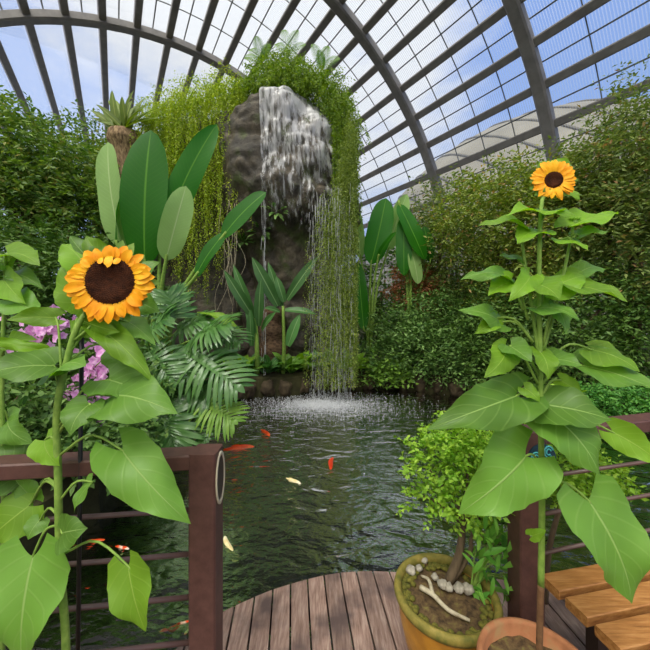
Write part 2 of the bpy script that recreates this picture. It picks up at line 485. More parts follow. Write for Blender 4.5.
def blade(mb, base, tip, width, face, shape='heart', heart=.16, fold=.12, droop=.1, ripple=.04, nu=8, nv=14, side=0., seed=0, tears=0, lift=0.):
    """one leaf blade from base to tip; `face` is roughly where its upper side looks"""
    base, tip = np.asarray(base, float), np.asarray(tip, float)
    A = tip - base; L = np.linalg.norm(A); a = A / L
    w = nrm(np.cross(np.asarray(face, float), a)); n = np.cross(a, w)
    tt, hh = PROF[shape]
    rg = np.random.default_rng(seed + 11)
    ph = rg.uniform(0, 6.28, 3)
    V = []; U = []
    for i in range(nv + 1):
        t = i / nv; h = np.interp(t, tt, hh) * width / 2
        for j in range(-nu, nu + 1):
            q = j / nu
            y = t * L - (heart * L * abs(q) ** 1.5 * (1 - t) ** 3 if shape == 'heart' else 0)
            jag = 1 + (.03 * math.sin(t * 30 + ph[0]) * abs(q) ** 3 + .035 * (((t * 11) % 1) - .5) * abs(q) ** 6 if shape == 'heart' else 0)
            z = fold * abs(q) ** 1.2 * h - droop * L * (t ** 2 - t) * -1 * 0
            z += -droop * L * (2 * t - 1) ** 2 + droop * L      # bows upward in the middle, ends stay put
            z += ripple * L * (abs(q) ** 2) * math.sin(t * 9 + ph[1] + (1.7 if q < 0 else 0)) * min(1, h / (width * .3 + 1e-9))
            z += lift * L * q * abs(q)
            x = q * h * jag + side * L * 4 * t * (1 - t)
            V.append(base + a * y + w * x + n * z); U.append((q * .5 + .5, t))
    c = 2 * nu + 1
    Fc = [[i * c + j, i * c + j + 1, (i + 1) * c + j + 1, (i + 1) * c + j] for i in range(nv) for j in range(2 * nu)]
    return mb.add(V, Fc, U)


def rhombs(P, D, S, Nn, L, W, fold=.25):
    """many small leaves: base P, direction D, side S, normal Nn, length L, width W"""
    L = L[:, None]; W = W[:, None]
    b = P; t = P + D * L
    m = P + D * L * .45
    l = m + S * W * .5 + Nn * W * fold; r = m - S * W * .5 + Nn * W * fold
    V = np.stack([b, l, t, r], 1).reshape(-1, 3)
    i = np.arange(len(P))[:, None] * 4
    T = np.concatenate([i + [[0, 2, 1]], i + [[0, 3, 2]]], 1).reshape(-1, 3)
    return V, T


def sprays(blobs, n, per, length, width, seed=0, droop=.25, spacing=.6, inner=.45, up=.8, flat=.0):
    """twigs with leaves along them scattered through ellipsoid blobs (x,y,z,rx,ry,rz)"""
    rg = np.random.default_rng(seed)
    B = np.asarray(blobs, float)
    wt = (B[:, 3] * B[:, 4] + B[:, 3] * B[:, 5] + B[:, 4] * B[:, 5]); wt /= wt.sum()
    k = rg.choice(len(B), n, p=wt)
    d = nrm(rg.normal(size=(n, 3)))
    rr = inner + (1 - inner) * rg.random(n) ** .6
    st = B[k, :3] + d * B[k, 3:] * rr[:, None]
    td = nrm(d + rg.normal(size=(n, 3)) * .55 + np.array([0, 0, -droop]))
    if flat: td[:, 2] *= (1 - flat); td = nrm(td)
    sd = nrm(np.cross(td, np.array([0, 0, 1.]) + rg.normal(size=(n, 3)) * .3))
    i = np.arange(per)
    Ls = length * rg.uniform(.7, 1.25, (n, per))
    dist = (i[None, :] * length * spacing)
    P = st[:, None, :] + td[:, None, :] * dist[..., None] - np.array([0, 0, 1.]) * (dist[..., None] ** 2) * droop * .8
    sg = np.where(i % 2 == 0, 1., -1.)[None, :, None]
    D = nrm(td[:, None, :] * .55 + sd[:, None, :] * sg + rg.normal(size=(n, per, 3)) * .35 + np.array([0, 0, -droop * .5]))
    Nn = nrm(rg.normal(size=(n, per, 3)) * .6 + np.array([0, 0, up]))
    S = nrm(np.cross(D, Nn)); Nn = np.cross(S, D)
    Ws = Ls * width
    return rhombs(P.reshape(-1, 3), D.reshape(-1, 3), S.reshape(-1, 3), Nn.reshape(-1, 3), Ls.ravel(), Ws.ravel())


def strands(starts, lens, out, seed=0, spacing=.035, leaf=.05, width=.4, bulge=.25, curl=.03):
    """hanging shoots with small leaves both sides; `out` is the way each first leans"""
    rg = np.random.default_rng(seed)
    Ps, Ds = [], []
    for s, Ln, o in zip(starts, lens, out):
        k = max(4, int(Ln / spacing))
        t = np.arange(k) * spacing
        bl = bulge * rg.uniform(.5, 1.3)
        x = bl * (1 - np.exp(-t / bl))
        ph = rg.uniform(0, 6.28, 2)
        p = s + np.outer(x, o)
        p[:, 2] -= np.maximum(0, t - bl * .7 * (1 - np.exp(-t / bl)))
        p[:, 0] += curl * np.sin(t * 2.2 + ph[0]); p[:, 1] += curl * np.sin(t * 1.9 + ph[1])
        a = rg.uniform(0, 6.28, k)
        d = np.stack([np.cos(a), np.sin(a), rg.uniform(-1.4, -.2, k)], 1)
        Ps.append(p); Ds.append(d)
    P = np.concatenate(Ps); D = nrm(np.concatenate(Ds)); n = len(P)
    Nn = nrm(rg.normal(size=(n, 3)) + [0, -.3, .5])
    S = nrm(np.cross(D, Nn)); Nn = np.cross(S, D)
    L = leaf * rg.uniform(.6, 1.3, n)
    return rhombs(P, D, S, Nn, L, L * width)


def cat(*VT):
    V = []; T = []; n = 0
    for v, t in VT:
        V.append(v); T.append(t + n); n += len(v)
    return np.concatenate(V), np.concatenate(T)


def bez(pts, n=14):
    """smooth curve through points (Catmull-Rom)"""
    p = np.asarray(pts, float)
    if len(p) == 2: return np.linspace(p[0], p[1], n)
    q = np.concatenate([[2 * p[0] - p[1]], p, [2 * p[-1] - p[-2]]])
    out = []
    m = len(p) - 1
    for t in np.linspace(0, m, n):
        i = min(int(t), m - 1); u = t - i
        a, b, c, d = q[i], q[i + 1], q[i + 2], q[i + 3]
        out.append(.5 * ((2 * b) + (-a + c) * u + (2 * a - 5 * b + 4 * c - d) * u * u + (-a + 3 * b - 3 * c + d) * u ** 3))
    return np.array(out)


# ------------------------------------------------------------------ camera, sky, sun
cam = bpy.data.cameras.new('camera'); cam.sensor_width = 36; cam.lens = 18; cam.clip_start = .05; cam.clip_end = 500
cam.shift_y = -(325 - HORIZON) / 650
co = bpy.data.objects.new('camera', cam); COL.objects.link(co)
co.location = (0, 0, H); co.rotation_euler = (math.pi / 2, 0, 0)
bpy.context.scene.camera = co

w = bpy.data.worlds.new('sky'); bpy.context.scene.world = w; w.use_nodes = True
nt = w.node_tree; nt.nodes.clear(); L = nt.links.new
out = nt.nodes.new('ShaderNodeOutputWorld'); bg = N(nt, 'ShaderNodeBackground')
tc = N(nt, 'ShaderNodeTexCoord')
sp = N(nt, 'ShaderNodeSeparateXYZ'); L(tc.outputs['Generated'], sp.inputs[0])
zr = N(nt, 'ShaderNodeMapRange'); L(sp.outputs[2], zr.inputs[0]); zr.inputs[1].default_value = 0; zr.inputs[2].default_value = .9
blue = ramp(nt, [(0, srgb(196, 210, 242)), (.35, srgb(152, 184, 242)), (1, srgb(120, 160, 236))]); L(zr.outputs[0], blue.inputs[0])
mp = N(nt, 'ShaderNodeMapping'); mp.inputs['Scale'].default_value = (1, 1, 2.2); mp.inputs['Location'].default_value = (.3, .1, .4); L(tc.outputs['Generated'], mp.inputs[0])
cn = N(nt, 'ShaderNodeTexNoise', Scale=2.3, Detail=7., Roughness=.58); L(mp.outputs[0], cn.inputs[0])
# a bank of bright cloud stands over the fall
dirc = nrm(at(285, 30, 1) - np.array([0, 0, H]))
dt = N(nt, 'ShaderNodeVectorMath', operation='DOT_PRODUCT'); L(tc.outputs['Generated'], dt.inputs[0]); dt.inputs[1].default_value = tuple(dirc)
bk = N(nt, 'ShaderNodeMapRange'); L(dt.outputs['Value'], bk.inputs[0]); bk.inputs[1].default_value = .86; bk.inputs[2].default_value = .99; bk.inputs[3].default_value = 0; bk.inputs[4].default_value = .32
sm = N(nt, 'ShaderNodeMath', operation='ADD'); L(cn.outputs[0], sm.inputs[0]); L(bk.outputs[0], sm.inputs[1])
cl = N(nt, 'ShaderNodeMapRange', interpolation_type='SMOOTHSTEP'); L(sm.outputs[0], cl.inputs[0]); cl.inputs[1].default_value = .47; cl.inputs[2].default_value = .78
mx = N(nt, 'ShaderNodeMixRGB'); L(cl.outputs[0], mx.inputs[0]); L(blue.outputs[0], mx.inputs[1]); mx.inputs[2].default_value = (*srgb(236, 240, 248), 1)
# added fill: unseen sky behind the viewer brightened and whitened to light the scene
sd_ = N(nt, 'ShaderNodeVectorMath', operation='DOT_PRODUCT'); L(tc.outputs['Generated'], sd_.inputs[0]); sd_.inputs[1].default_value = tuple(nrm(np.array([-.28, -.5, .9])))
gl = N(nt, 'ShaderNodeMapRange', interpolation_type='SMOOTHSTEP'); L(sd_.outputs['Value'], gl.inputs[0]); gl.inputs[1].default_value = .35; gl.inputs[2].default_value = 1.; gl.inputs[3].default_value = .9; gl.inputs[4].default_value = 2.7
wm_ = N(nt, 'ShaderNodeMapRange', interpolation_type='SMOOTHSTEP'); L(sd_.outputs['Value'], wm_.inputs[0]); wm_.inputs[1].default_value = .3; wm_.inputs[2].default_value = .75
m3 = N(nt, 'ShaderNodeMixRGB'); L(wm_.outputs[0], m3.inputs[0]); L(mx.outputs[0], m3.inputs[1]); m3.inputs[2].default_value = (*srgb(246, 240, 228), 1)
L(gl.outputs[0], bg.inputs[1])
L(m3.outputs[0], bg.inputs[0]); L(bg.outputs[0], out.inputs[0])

sun = bpy.data.lights.new('sun', 'SUN'); sun.energy = 3.9; sun.angle = math.radians(25); sun.color = (1, .96, .88)
so = bpy.data.objects.new('sun', sun); COL.objects.link(so)
so.rotation_euler = Vector((.28, .5, -1)).to_track_quat('-Z', 'Y').to_euler()

vs = bpy.context.scene.view_settings
vs.view_transform = 'Standard'; vs.look = 'None'; vs.gamma = 1; vs.use_curve_mapping = False; vs.exposure = .08
sc = bpy.context.scene
sc.cycles.max_bounces = 10; sc.cycles.transparent_max_bounces = 24; sc.cycles.use_denoising = True
sc.cycles.caustics_reflective = False; sc.cycles.caustics_refractive = False

# ------------------------------------------------------------------ glass vault
K = 1.7
VD = nrm(np.array([(115 - 325) / F, 1., 0])); VN = np.array([VD[1], -VD[0], 0])
VR = 10 * K; VU = 2.16 * K; VZ = H + .932 * K
arcs_s = [-9.5, -.6, 4.571 * K, 8.789 * K, 14.483 * K, 62.]
ang = [27.3 + 6.46 * k for k in range(-5, 25)]
ang = [a for a in ang if -10 <= a <= 190]


def vault(a, s, r=VR):
    a = math.radians(a)
    return VN * (VU + r * math.cos(a)) + VD * s + np.array([0, 0, VZ + r * math.sin(a)])


S0, S1 = arcs_s[0], arcs_s[-1]
mb = MB()
na = 60
for i in range(na + 1):
    a = -10 + 200 * i / na
    mb.add([vault(a, S0, VR + .32), vault(a, S1, VR + .32)], [], [(S0, i), (S1, i)])
mb.f = [[2 * i, 2 * i + 1, 2 * i + 3, 2 * i + 2] for i in range(na)]
ceil = struct(mb.build('ceiling', 'glass', uv=True))
ceil['label'] = 'curved glass greenhouse roof'
for s in arcs_s:
    b = MB(); V = []; n = 72
    for i in range(n + 1):
        a = -10 + 200 * i / n
        for (dr, ds) in ((-.42, -.22), (-.42, .22), (-.34, .30), (.05, .30), (.05, -.30), (-.34, -.30)):
            V.append(vault(a, s + ds, VR + dr))
    Fc = [[i * 6 + k, i * 6 + (k + 1) % 6, (i + 1) * 6 + (k + 1) % 6, (i + 1) * 6 + k] for i in range(n) for k in range(6)]
    b.add(V, Fc); b.build('arch_rib', 'steel', ceil, smooth=False)
for a in ang:
    b = MB()
    er = vault(a, 0, 1) - vault(a, 0, 0); ea = np.cross(er, VD)
    c = (vault(a, S0, VR - .02) + vault(a, S1, VR - .02)) / 2
    b.box(c, VD * (S1 - S0) / 2, ea * .205, er * .20, .05); b.build('purlin', 'steel', ceil, smooth=False)
for a in ang[:-1]:
    am = a + 3.23
    b = MB(); er = vault(am, 0, 1) - vault(am, 0, 0); ea = np.cross(er, VD)
    b.box((vault(am, S0, VR + .28) + vault(am, arcs_s[-2], VR + .28)) / 2, VD * (arcs_s[-2] - S0) / 2, ea * .035, er * .04); b.build('glazing_bar', 'steel_thin', ceil, smooth=False)
for s0, s1 in zip(arcs_s[:-2], arcs_s[1:-1]):
    for k in (1, 2, 3):
        s = s0 + (s1 - s0) * k / 4
        b = MB(); b.tube([vault(-10 + 200 * i / 60, s, VR + .28) for i in range(61)], .035, 4); b.build('glazing_bar', 'steel_thin', ceil, smooth=False)

# pale panelled dome of the neighbouring hall, beyond the glass
dc = np.array([54.5, 83.9, 1.5]); dr = 45.4
root = thing('dome_roof', 'pale beige panelled dome of a neighbouring hall seen through the glass at right', 'dome', (dc[0], dc[1], -1))
g = MB(); V = []; nz_, nn = 20, 64
for i in range(nz_ + 1):
    e = math.radians(-25 + 115 * i / nz_)
    for k in range(nn):
        a = 2 * math.pi * k / nn
        V.append(dc + dr * np.array([math.cos(e) * math.cos(a), math.cos(e) * math.sin(a), math.sin(e)]))
g.add(V, [[i * nn + k, i * nn + (k + 1) % nn, (i + 1) * nn + (k + 1) % nn, (i + 1) * nn + k] for i in range(nz_) for k in range(nn)])
g.build('shell', 'dome', root, org=root.location)
for k in range(14):
    tl = math.radians(-65 + 10 * k)
    ax = np.array([math.sin(tl), -.45, math.cos(tl)]); ax = nrm(ax)
    q = nrm(np.cross(ax, [0.3, 1, 0])); r2 = np.cross(ax, q)
    off = (k - 6.5) * dr * .13
    rad = math.sqrt(max(0, dr ** 2 - off ** 2))
    if rad < 3: continue
    axx = nrm(np.array([.75, -.25, .62])); q = nrm(np.cross(axx, [0, 1, 0])); r2 = np.cross(axx, q)
    pts = [dc + axx * off + rad * (q * math.cos(t) + r2 * math.sin(t)) for t in np.linspace(0, 2 * math.pi, 60)]
    pts = [p for p in pts if p[2] > -1]
    if len(pts) < 4: continue
    MB().tube(pts, .28, 4).build('rib', 'dome_rib', root, org=root.location)

# ------------------------------------------------------------------ ground, pond, deck
POND = np.array([(-2.3, -1.8), (-2.3, .5), (-2.2, 1.8), (-2.15, 3.0), (-2.25, 4.2), (-2.3, 5.2), (-2.1, 6.2), (-1.7, 6.85), (-.8, 7.0), (.3, 7.5), (1.7, 7.6), (2.6, 7.2), (3.2, 6.5), (3.9, 5.7), (4.8, 5.0), (6.2, 4.4), (6.4, 1), (6.4, -1.8)])
PC = bez(np.concatenate([POND[1:-1]]), 90)
PC = np.concatenate([[POND[0]], PC, [POND[-1]]])
ctr = np.array([1.0, 3.0])
rg = np.random.default_rng(3)
edge = PC + rg.normal(size=PC.shape) * .03
b = MB(); n = len(edge); V = []
rings = [(0, -1.3), (0, -.42), (.02, .0), (.22, .06), (.6, .03), (6, 0), (60, 0)]
for off, z in rings:
    d = nrm(edge - ctr)
    for i in range(n):
        p = edge[i] + d[i] * off
        V.append((p[0], p[1], z))
b.add(V, [[r * n + i, r * n + (i + 1) % n, (r + 1) * n + (i + 1) % n, (r + 1) * n + i] for r in range(len(rings) - 1) for i in range(n)])
o = struct(b.build('floor_bank', 'ground', smooth=False)); o['label'] = 'dark soil bank around the pond'
b = MB(); b.add([(p[0], p[1], -1.25) for p in edge], [list(range(n))]); struct(b.build('floor_pond_bed', 'bed', smooth=False))
d = nrm(edge - ctr)
b = MB(); b.add([(p[0], p[1], WATER) for p in edge + d * .03], [list(range(n))])
wt = b.build('pond_water', 'water', smooth=False)
tag(wt, 'dark green rippled water of the koi pond', 'water', kind='stuff')

# edging stones along the far bank
k = 0
cum = np.concatenate([[0], np.cumsum(np.linalg.norm(np.diff(PC, axis=0), axis=1))])
stone_places = ['under the split leaf plants', 'below the strap leaf plant', 'behind the splash', 'right of the splash', 'under the dark bank shrub', 'near the right hedge']


def stone_mesh(name, rx, ry, rz, mat, seed, res=14, amp=.25):
    b = MB(); V = []
    for i in range(res + 1):
        e = math.pi * i / res - math.pi / 2
        for j in range(res * 2):
            a = math.pi * j / res
            p = np.array([math.cos(e) * math.cos(a), math.cos(e) * math.sin(a), math.sin(e)])
            q = 1 + amp * noise.noise(Vector(p * 1.6 + seed)) + amp * .4 * noise.noise(Vector(p * 4 + seed))
            V.append(p * q * [rx, ry, rz])
    c = res * 2
    b.add(V, [[i * c + j, i * c + (j + 1) % c, (i + 1) * c + (j + 1) % c, (i + 1) * c + j] for i in range(res) for j in range(c)])
    return b


protos = [stone_mesh('e', .17, .13, .14, None, 40 + 7 * k, 12, .45).build('edging_stone', 'bank') for k in range(3)]
rg = np.random.default_rng(77)
first = set()
pos = 0.
while pos < cum[-1]:
    x, y = [float(np.interp(pos, cum, PC[:, j])) for j in (0, 1)]
    pos += rg.uniform(.36, .42)
    if y < 6.2 or not -2.2 < x < 3.2: continue
    j = int(rg.integers(3)); o = protos[j] if j not in first else protos[j].copy()
    if j in first: COL.objects.link(o)
    first.add(j)
    out_ = nrm(np.array([x, y]) - ctr) * .03
    o.location = (x + out_[0], y + out_[1], WATER + .14 + rg.uniform(0, .05)); o.rotation_euler = (0, 0, rg.uniform(0, 6.28)); q_ = rg.uniform(.9, 1.08); o.scale = (q_, q_, q_ * 1.25)
    tag(o, 'dark mossy edging stone at the waterline of the far bank', 'stone', 'edging stones along the far bank')
for j in range(3):
    if j not in first: bpy.data.objects.remove(protos[j])


# deck ---------------------------------------------------------------------
EX = np.array([-.80, -.74, -.70, -.62, -.517, -.404, -.317, -.137, 0, .114, .24, .34, .5, .7, .9, 1.2, 1.6, 2.4])
EY = np.array([1.16, 1.20, 1.34, 1.50, 1.604, 1.664, 1.717, 1.786, 1.826, 1.847, 1.854, 1.85, 1.84, 1.82, 1.80, 1.78, 1.80, 1.95])
PITCH = .0935
slope = -.10
b = MB()
for k in range(-24, 25):
    x0 = k * PITCH + .011; x1 = x0 + PITCH - .009
    yb = -1.4
    xs = (x0, x1)

    def yend(x):
        y = 1.7
        for _ in range(12):
            y = np.interp(x + slope * (y - 1.7), EX, EY)
        return y
    ya, yc = yend(x0), yend(x1)
    V = []
    for z in (-.035, 0):
        for (x, y) in ((x0, yb), (x1, yb), (x1, yc), (x0, ya)):
            V.append((x + slope * (y - 1.7), y, z))
    b.add(V, [[3, 2, 1, 0], [4, 5, 6, 7], [0, 1, 5, 4], [1, 2, 6, 5], [2, 3, 7, 6], [3, 0, 4, 7]])
fl = struct(b.build('floor', 'deck', smooth=False)); fl['label'] = 'weathered brown plank deck with rounded front edge'
b = MB(); pts = [(x, y - .05, -.10) for x, y in zip(EX, EY)]
pp = bez(pts, 60); V = []
for p in pp:
    V += [p + [0, 0, -.06], p + [0, 0, .062], p + [0, -.03, .062], p + [0, -.03, -.06]]
b.add(V, [[i * 4 + k, i * 4 + (k + 1) % 4, (i + 1) * 4 + (k + 1) % 4, (i + 1) * 4 + k] for i in range(59) for k in range(4)])
struct(b.build('trim_deck_edge', 'plaque_dark', smooth=False))
for x, y in ((-.45, 1.45), (.24, 1.7), (1.0, 1.65), (-.45, -.5), (1.0, -.5), (1.9, 1.5), (-1.6, .6)):
    b = MB(); b.box((x, y, -.64), (0, 0, .60), (.05, 0, 0), (0, .05, 0)); struct(b.build('trim_deck_pile', 'plaque_dark', smooth=False))


# ------------------------------------------------------------------ railings
def ring(mb, c, ux, uy, nrmv, r0, r1, t, seg=36):
    c = np.asarray(c, float); V = []
    for k in range(seg):
        a = 2 * math.pi * k / seg; e = ux * math.cos(a) + uy * math.sin(a)
        for (r, h) in ((r0, 0), (r1, 0), (r1, t), (r0, t)):
            V.append(c + e * r + nrmv * h)
    mb.add(V, [[k * 4 + i, ((k + 1) % seg) * 4 + i, ((k + 1) % seg) * 4 + (i + 1) % 4, k * 4 + (i + 1) % 4] for k in range(seg) for i in range(4)])


def railing(name, label, P, dirv, length, half, rods, posts):
    P = np.asarray(P, float); dv = nrm(np.array([dirv[0], dirv[1], 0.])); pv = np.array([-dv[1], dv[0], 0])
    root = thing(name, label, 'railing', (P[0], P[1], 0))
    O = root.location
    for i, t in enumerate(posts):
        c = P + dv * t
        b = MB(); b.box((c[0], c[1], .5005), (0, 0, .5), (half, 0, 0), (0, half, 0), .006); b.build('post', 'post', root, org=O, smooth=False)
    s = half
    b = MB(); b.box((*(P + dv * (s + length) / 2 + dv * 0)[:2], .972), dv * (length - s) / 2, pv * (half * .9), np.array([0, 0, .026]), .005)
    b.build('top_rail', 'post', root, org=O, smooth=False)
    for z in rods:
        b = MB(); b.tube([P + [0, 0, z], P + dv * length + [0, 0, z]], .0085, 10); b.build('rod', 'rod', root, org=O)
    return root, O, dv, pv


rl, O, dv, pv = railing('railing', 'dark brown rail on the left with a cream ringed post at the deck edge', (-.42, 1.15, 0), (-.39, -.045), 1.7, .046, (.79, .634, .483, .324), (0, 1.65))
post = [c for c in rl.children if c.name.startswith('post')][0]
b = MB(); c = np.array([-.373, 1.152, .90])
ring(b, c, np.array([0, .042, 0]), np.array([0, 0, .085]), np.array([1., 0, 0]), .92, 1.08, .005)
b.build('ring', 'cream', post, org=O)
b = MB(); V = [c + [0.001, 0, 0]] + [c + [.002, .039 * math.cos(a), .079 * math.sin(a)] for a in np.linspace(0, 2 * math.pi, 32, endpoint=False)]
b.add(V, [[0, i, i % 32 + 1] for i in range(1, 33)]); b.build('plaque', 'plaque_dark', post, org=O, smooth=False)

rr, O, dv, pv = railing('railing', 'dark brown rail on the right with a blue round plaque on its post', (.83, 1.345, 0), (.647, .155), 2.0, .05, (.79, .634, .47, .32), (0, 1.9))
post = [c for c in rr.children if c.name.startswith('post')][0]
c = np.array([.862, 1.290, .905])
ux, uz_ = np.array([1., 0, 0]), np.array([0, 0, 1.])
b = MB(); V = [c + [0, -.003, 0]] + [c + np.array([.054 * math.cos(a), -.003, .054 * math.sin(a)]) for a in np.linspace(0, 2 * math.pi, 32, endpoint=False)] + [c + np.array([.054 * math.cos(a), .006, .054 * math.sin(a)]) for a in np.linspace(0, 2 * math.pi, 32, endpoint=False)]
b.add(V, [[0, i % 32 + 1, i] for i in range(1, 33)] + [[i, i % 32 + 1, 32 + i % 32 + 1, 32 + i] for i in range(1, 33)])
pl = b.build('plaque', 'plaque_blue', post, org=O, smooth=False)
b = MB()
for (x, z, r) in ((-.027, 0, .021), (-.027, 0, .012), (.022, .026, .019), (.022, .026, .010), (.024, -.022, .021), (.024, -.022, .012)):
    for a0 in (0.3,):
        pts = [c + np.array([x + r * math.cos(a) * .9, -.006, z + r * 1.15 * math.sin(a)]) for a in np.linspace(a0, a0 + 5.2, 22)]
        b.tube(pts, .0028, 6)
b.build('marking', 'turquoise', post, org=O)

# ------------------------------------------------------------------ bench
P0 = np.array([.86, 1.245, .45]); bd = nrm(np.array([.5, .095, 0])); bp = np.array([bd[1], -bd[0], 0])
root = thing('bench', 'slatted orange brown wooden bench at the right end of the deck', 'bench', (1.4, 1.2, 0))
O = root.location
for i in range(5):
    s0 = P0 + bp * (.105 * i) + bd * (.002 * i)
    b = MB(); b.box(s0 + bd * .7 - np.array([0, 0, .018]), bd * .7, bp * .041, np.array([0, 0, .018]), .003)
    b.build('slat', 'bench', root, org=O, smooth=False)
for t in (.22, 1.2):
    c = P0 + bd * t + bp * .21
    b = MB(); b.box((c[0], c[1], .395), bp * .25, bd * .025, np.array([0, 0, .018])); b.build('crossbar', 'plaque_dark', root, org=O, smooth=False)
    for e in (-.21, .21):
        q = c + bp * e
        b = MB(); b.box((q[0], q[1], .19), (0, 0, .19), bd * .025, bp * .025); b.build('leg', 'plaque_dark', root, org=O, smooth=False)

# ------------------------------------------------------------------ pots
GP = np.array([.505, 1.36, 0.])
root = thing('glazed_pot', 'wide yellow brown glazed pot with mossy rim holding a bonsai', 'pot', GP)
prof = [(.0, 0), (.115, 0), (.125, .01), (.165, .10), (.188, .2), (.195, .27), (.197, .296), (.195, .30), (.183, .30), (.178, .27), (.17, .2), (0, .19)]
MB().lathe(prof, (0, 0, 0), 56).build('body', 'pot_glaze', root)
MB().lathe([(.196, .285), (.207, .29), (.212, .305), (.208, .32), (.196, .325), (.184, .318), (.18, .30), (.182, .285)], (0, 0, 0), 56, False).build('rim', 'pot_rim', root)


def soil_disc(r, z, seed, amp=.01, rn=10, seg=40):
    b = MB(); V = [(0, 0, z)]
    for i in range(1, rn + 1):
        for k in range(seg):
            a = 2 * math.pi * k / seg; x, y = r * i / rn * math.cos(a), r * i / rn * math.sin(a)
            V.append((x, y, z + amp * noise.noise(Vector((x * 22 + seed, y * 22, 0))) + amp * .6 * noise.noise(Vector((x * 60, y * 60, seed)))))
    Fc = [[0, 1 + k, 1 + (k + 1) % seg] for k in range(seg)]
    for i in range(rn - 1):
        o_ = 1 + i * seg
        Fc += [[o_ + k, o_ + seg + k, o_ + seg + (k + 1) % seg, o_ + (k + 1) % seg] for k in range(seg)]
    return b.add(V, Fc)


soil_disc(.182, .285, 1, .012).build('soil', 'soil', root)
b = MB(); rg = np.random.default_rng(5); V = []; pts = []
for k in range(140):
    a = rg.uniform(0, 6.28); r = .165 + rg.normal() * .012
    r = min(r, .176)
    c = np.array([r * math.cos(a), r * math.sin(a), .289]); q = stone_mesh('m', .014, .014, .009, None, k, 4, .3)
    b.add(q.v[0] + c, q.f)
b.build('moss', 'moss', root)

TP = np.array([.655, .985, 0.])
root = thing('terracotta_pot', 'terracotta pot in front holding the tall right sunflower', 'pot', TP)
prof = [(0, 0), (.11, 0), (.118, .01), (.155, .33), (.168, .335), (.176, .35), (.178, .385), (.173, .40), (.162, .402), (.155, .39), (.15, .34), (0, .30)]
MB().lathe(prof, (0, 0, 0), 56).build('body', 'terracotta', root)
soil_disc(.153, .352, 4, .012).build('soil', 'soil', root)
LP = np.array([-.80, .985, 0.])
root = thing('terracotta_pot', 'terracotta pot at the left corner under the big left sunflower', 'pot', LP)
MB().lathe([(r * .9, z * .6) for r, z in prof], (0, 0, 0), 48).build('body', 'terracotta', root)
soil_disc(.137, .206, 9, .012).build('soil', 'soil', root)

# stones and driftwood lying in the glazed pot
sd = [((411, 572), .018, 'white pebble at the left edge of the bonsai pot'), ((419, 569), .013, 'small pale pebble beside the white one at the pot edge'),
      ((424, 561), .014, 'pale pebble near the back rim of the bonsai pot'), ((443, 586), .017, 'white pebble at the end of the driftwood in the bonsai pot'),
      ((449, 589), .015, 'middle grey stone in a row in the bonsai pot'), ((459, 590), .018, 'rounded grey stone with moss in the bonsai pot'),
      ((468, 591), .019, 'largest grey stone right in the row in the bonsai pot'), ((435, 578), .013, 'small brown pebble above the driftwood in the bonsai pot')]
for i, ((px, py), r, lab) in enumerate(sd):
    z = .298; Y = (H - z) * F / (py - HORIZON)
    p = at(px, py, Y)
    r *= 1.3
    o = stone_mesh('s', r, r * .9, r * .8, None, i * 3.3, 8, .35).build('pebble', 'pebble'); o.location = (p[0], p[1], .293 + r * .6)
    tag(o, lab, 'stone', 'stones in the bonsai pot')
b = MB()
b.tube(bez([(-.095, .03, .305), (-.06, -.02, .318), (-.02, -.08, .312), (.05, -.115, .302)], 16), np.linspace(.011, .006, 16), 8)
b.tube(bez([(-.06, -.02, .318), (-.055, .05, .32), (-.075, .09, .305)], 10), np.linspace(.009, .005, 10), 8)
o = b.build('driftwood', 'drift'); o.location = GP
tag(o, 'pale forked piece of driftwood lying in the bonsai pot', 'driftwood')

# bonsai tree
bt = GP + np.array([.045, .09, .285])
root = thing('bonsai_tree', 'small bonsai with light green round leaves in the glazed pot', 'tree', bt)
b = MB()
tips = [at(430, 470, 1.45), at(470, 450, 1.5), at(505, 470, 1.5), at(455, 500, 1.40), at(420, 495, 1.42)]
fork = at(463, 525, 1.44)
b.tube(bez([bt + [0, 0, -.01], at(459, 555, 1.44), fork], 12), np.linspace(.022, .014, 12), 10)
b.tube(bez([bt + [.012, 0, -.01], at(470, 552, 1.45), at(474, 530, 1.46), tips[2]], 14), np.linspace(.014, .004, 14), 8)
b.build('trunk', 'bark', root, org=bt)
for t in tips:
    MB().tube(bez([fork, (fork + t) / 2 + [0, 0, .02], t], 10), np.linspace(.010, .003, 10), 6).build('branch', 'bark', root, org=bt)


def px_blobs(lst):
    """(px, py, Y, rx_px, rz_px, ry_m) -> ellipsoids"""
    return [(*at(px, py, Y), rx / F * Y, ry, rz / F * Y) for px, py, Y, rx, rz, ry in lst]


bl = px_blobs([(432, 462, 1.45, 26, 26, .09), (455, 440, 1.5, 26, 16, .10), (470, 466, 1.5, 32, 24, .12), (500, 455, 1.55, 26, 22, .10), (425, 500, 1.42, 22, 10, .06), (470, 505, 1.42, 26, 12, .08), (490, 490, 1.5, 24, 18, .08)])
V, T = sprays(bl, 620, 7, .026, .62, 21, droop=.05, spacing=.45, up=.9)
mesh_tris('foliage', V, T, 'bonsai_leaf', root, bt)

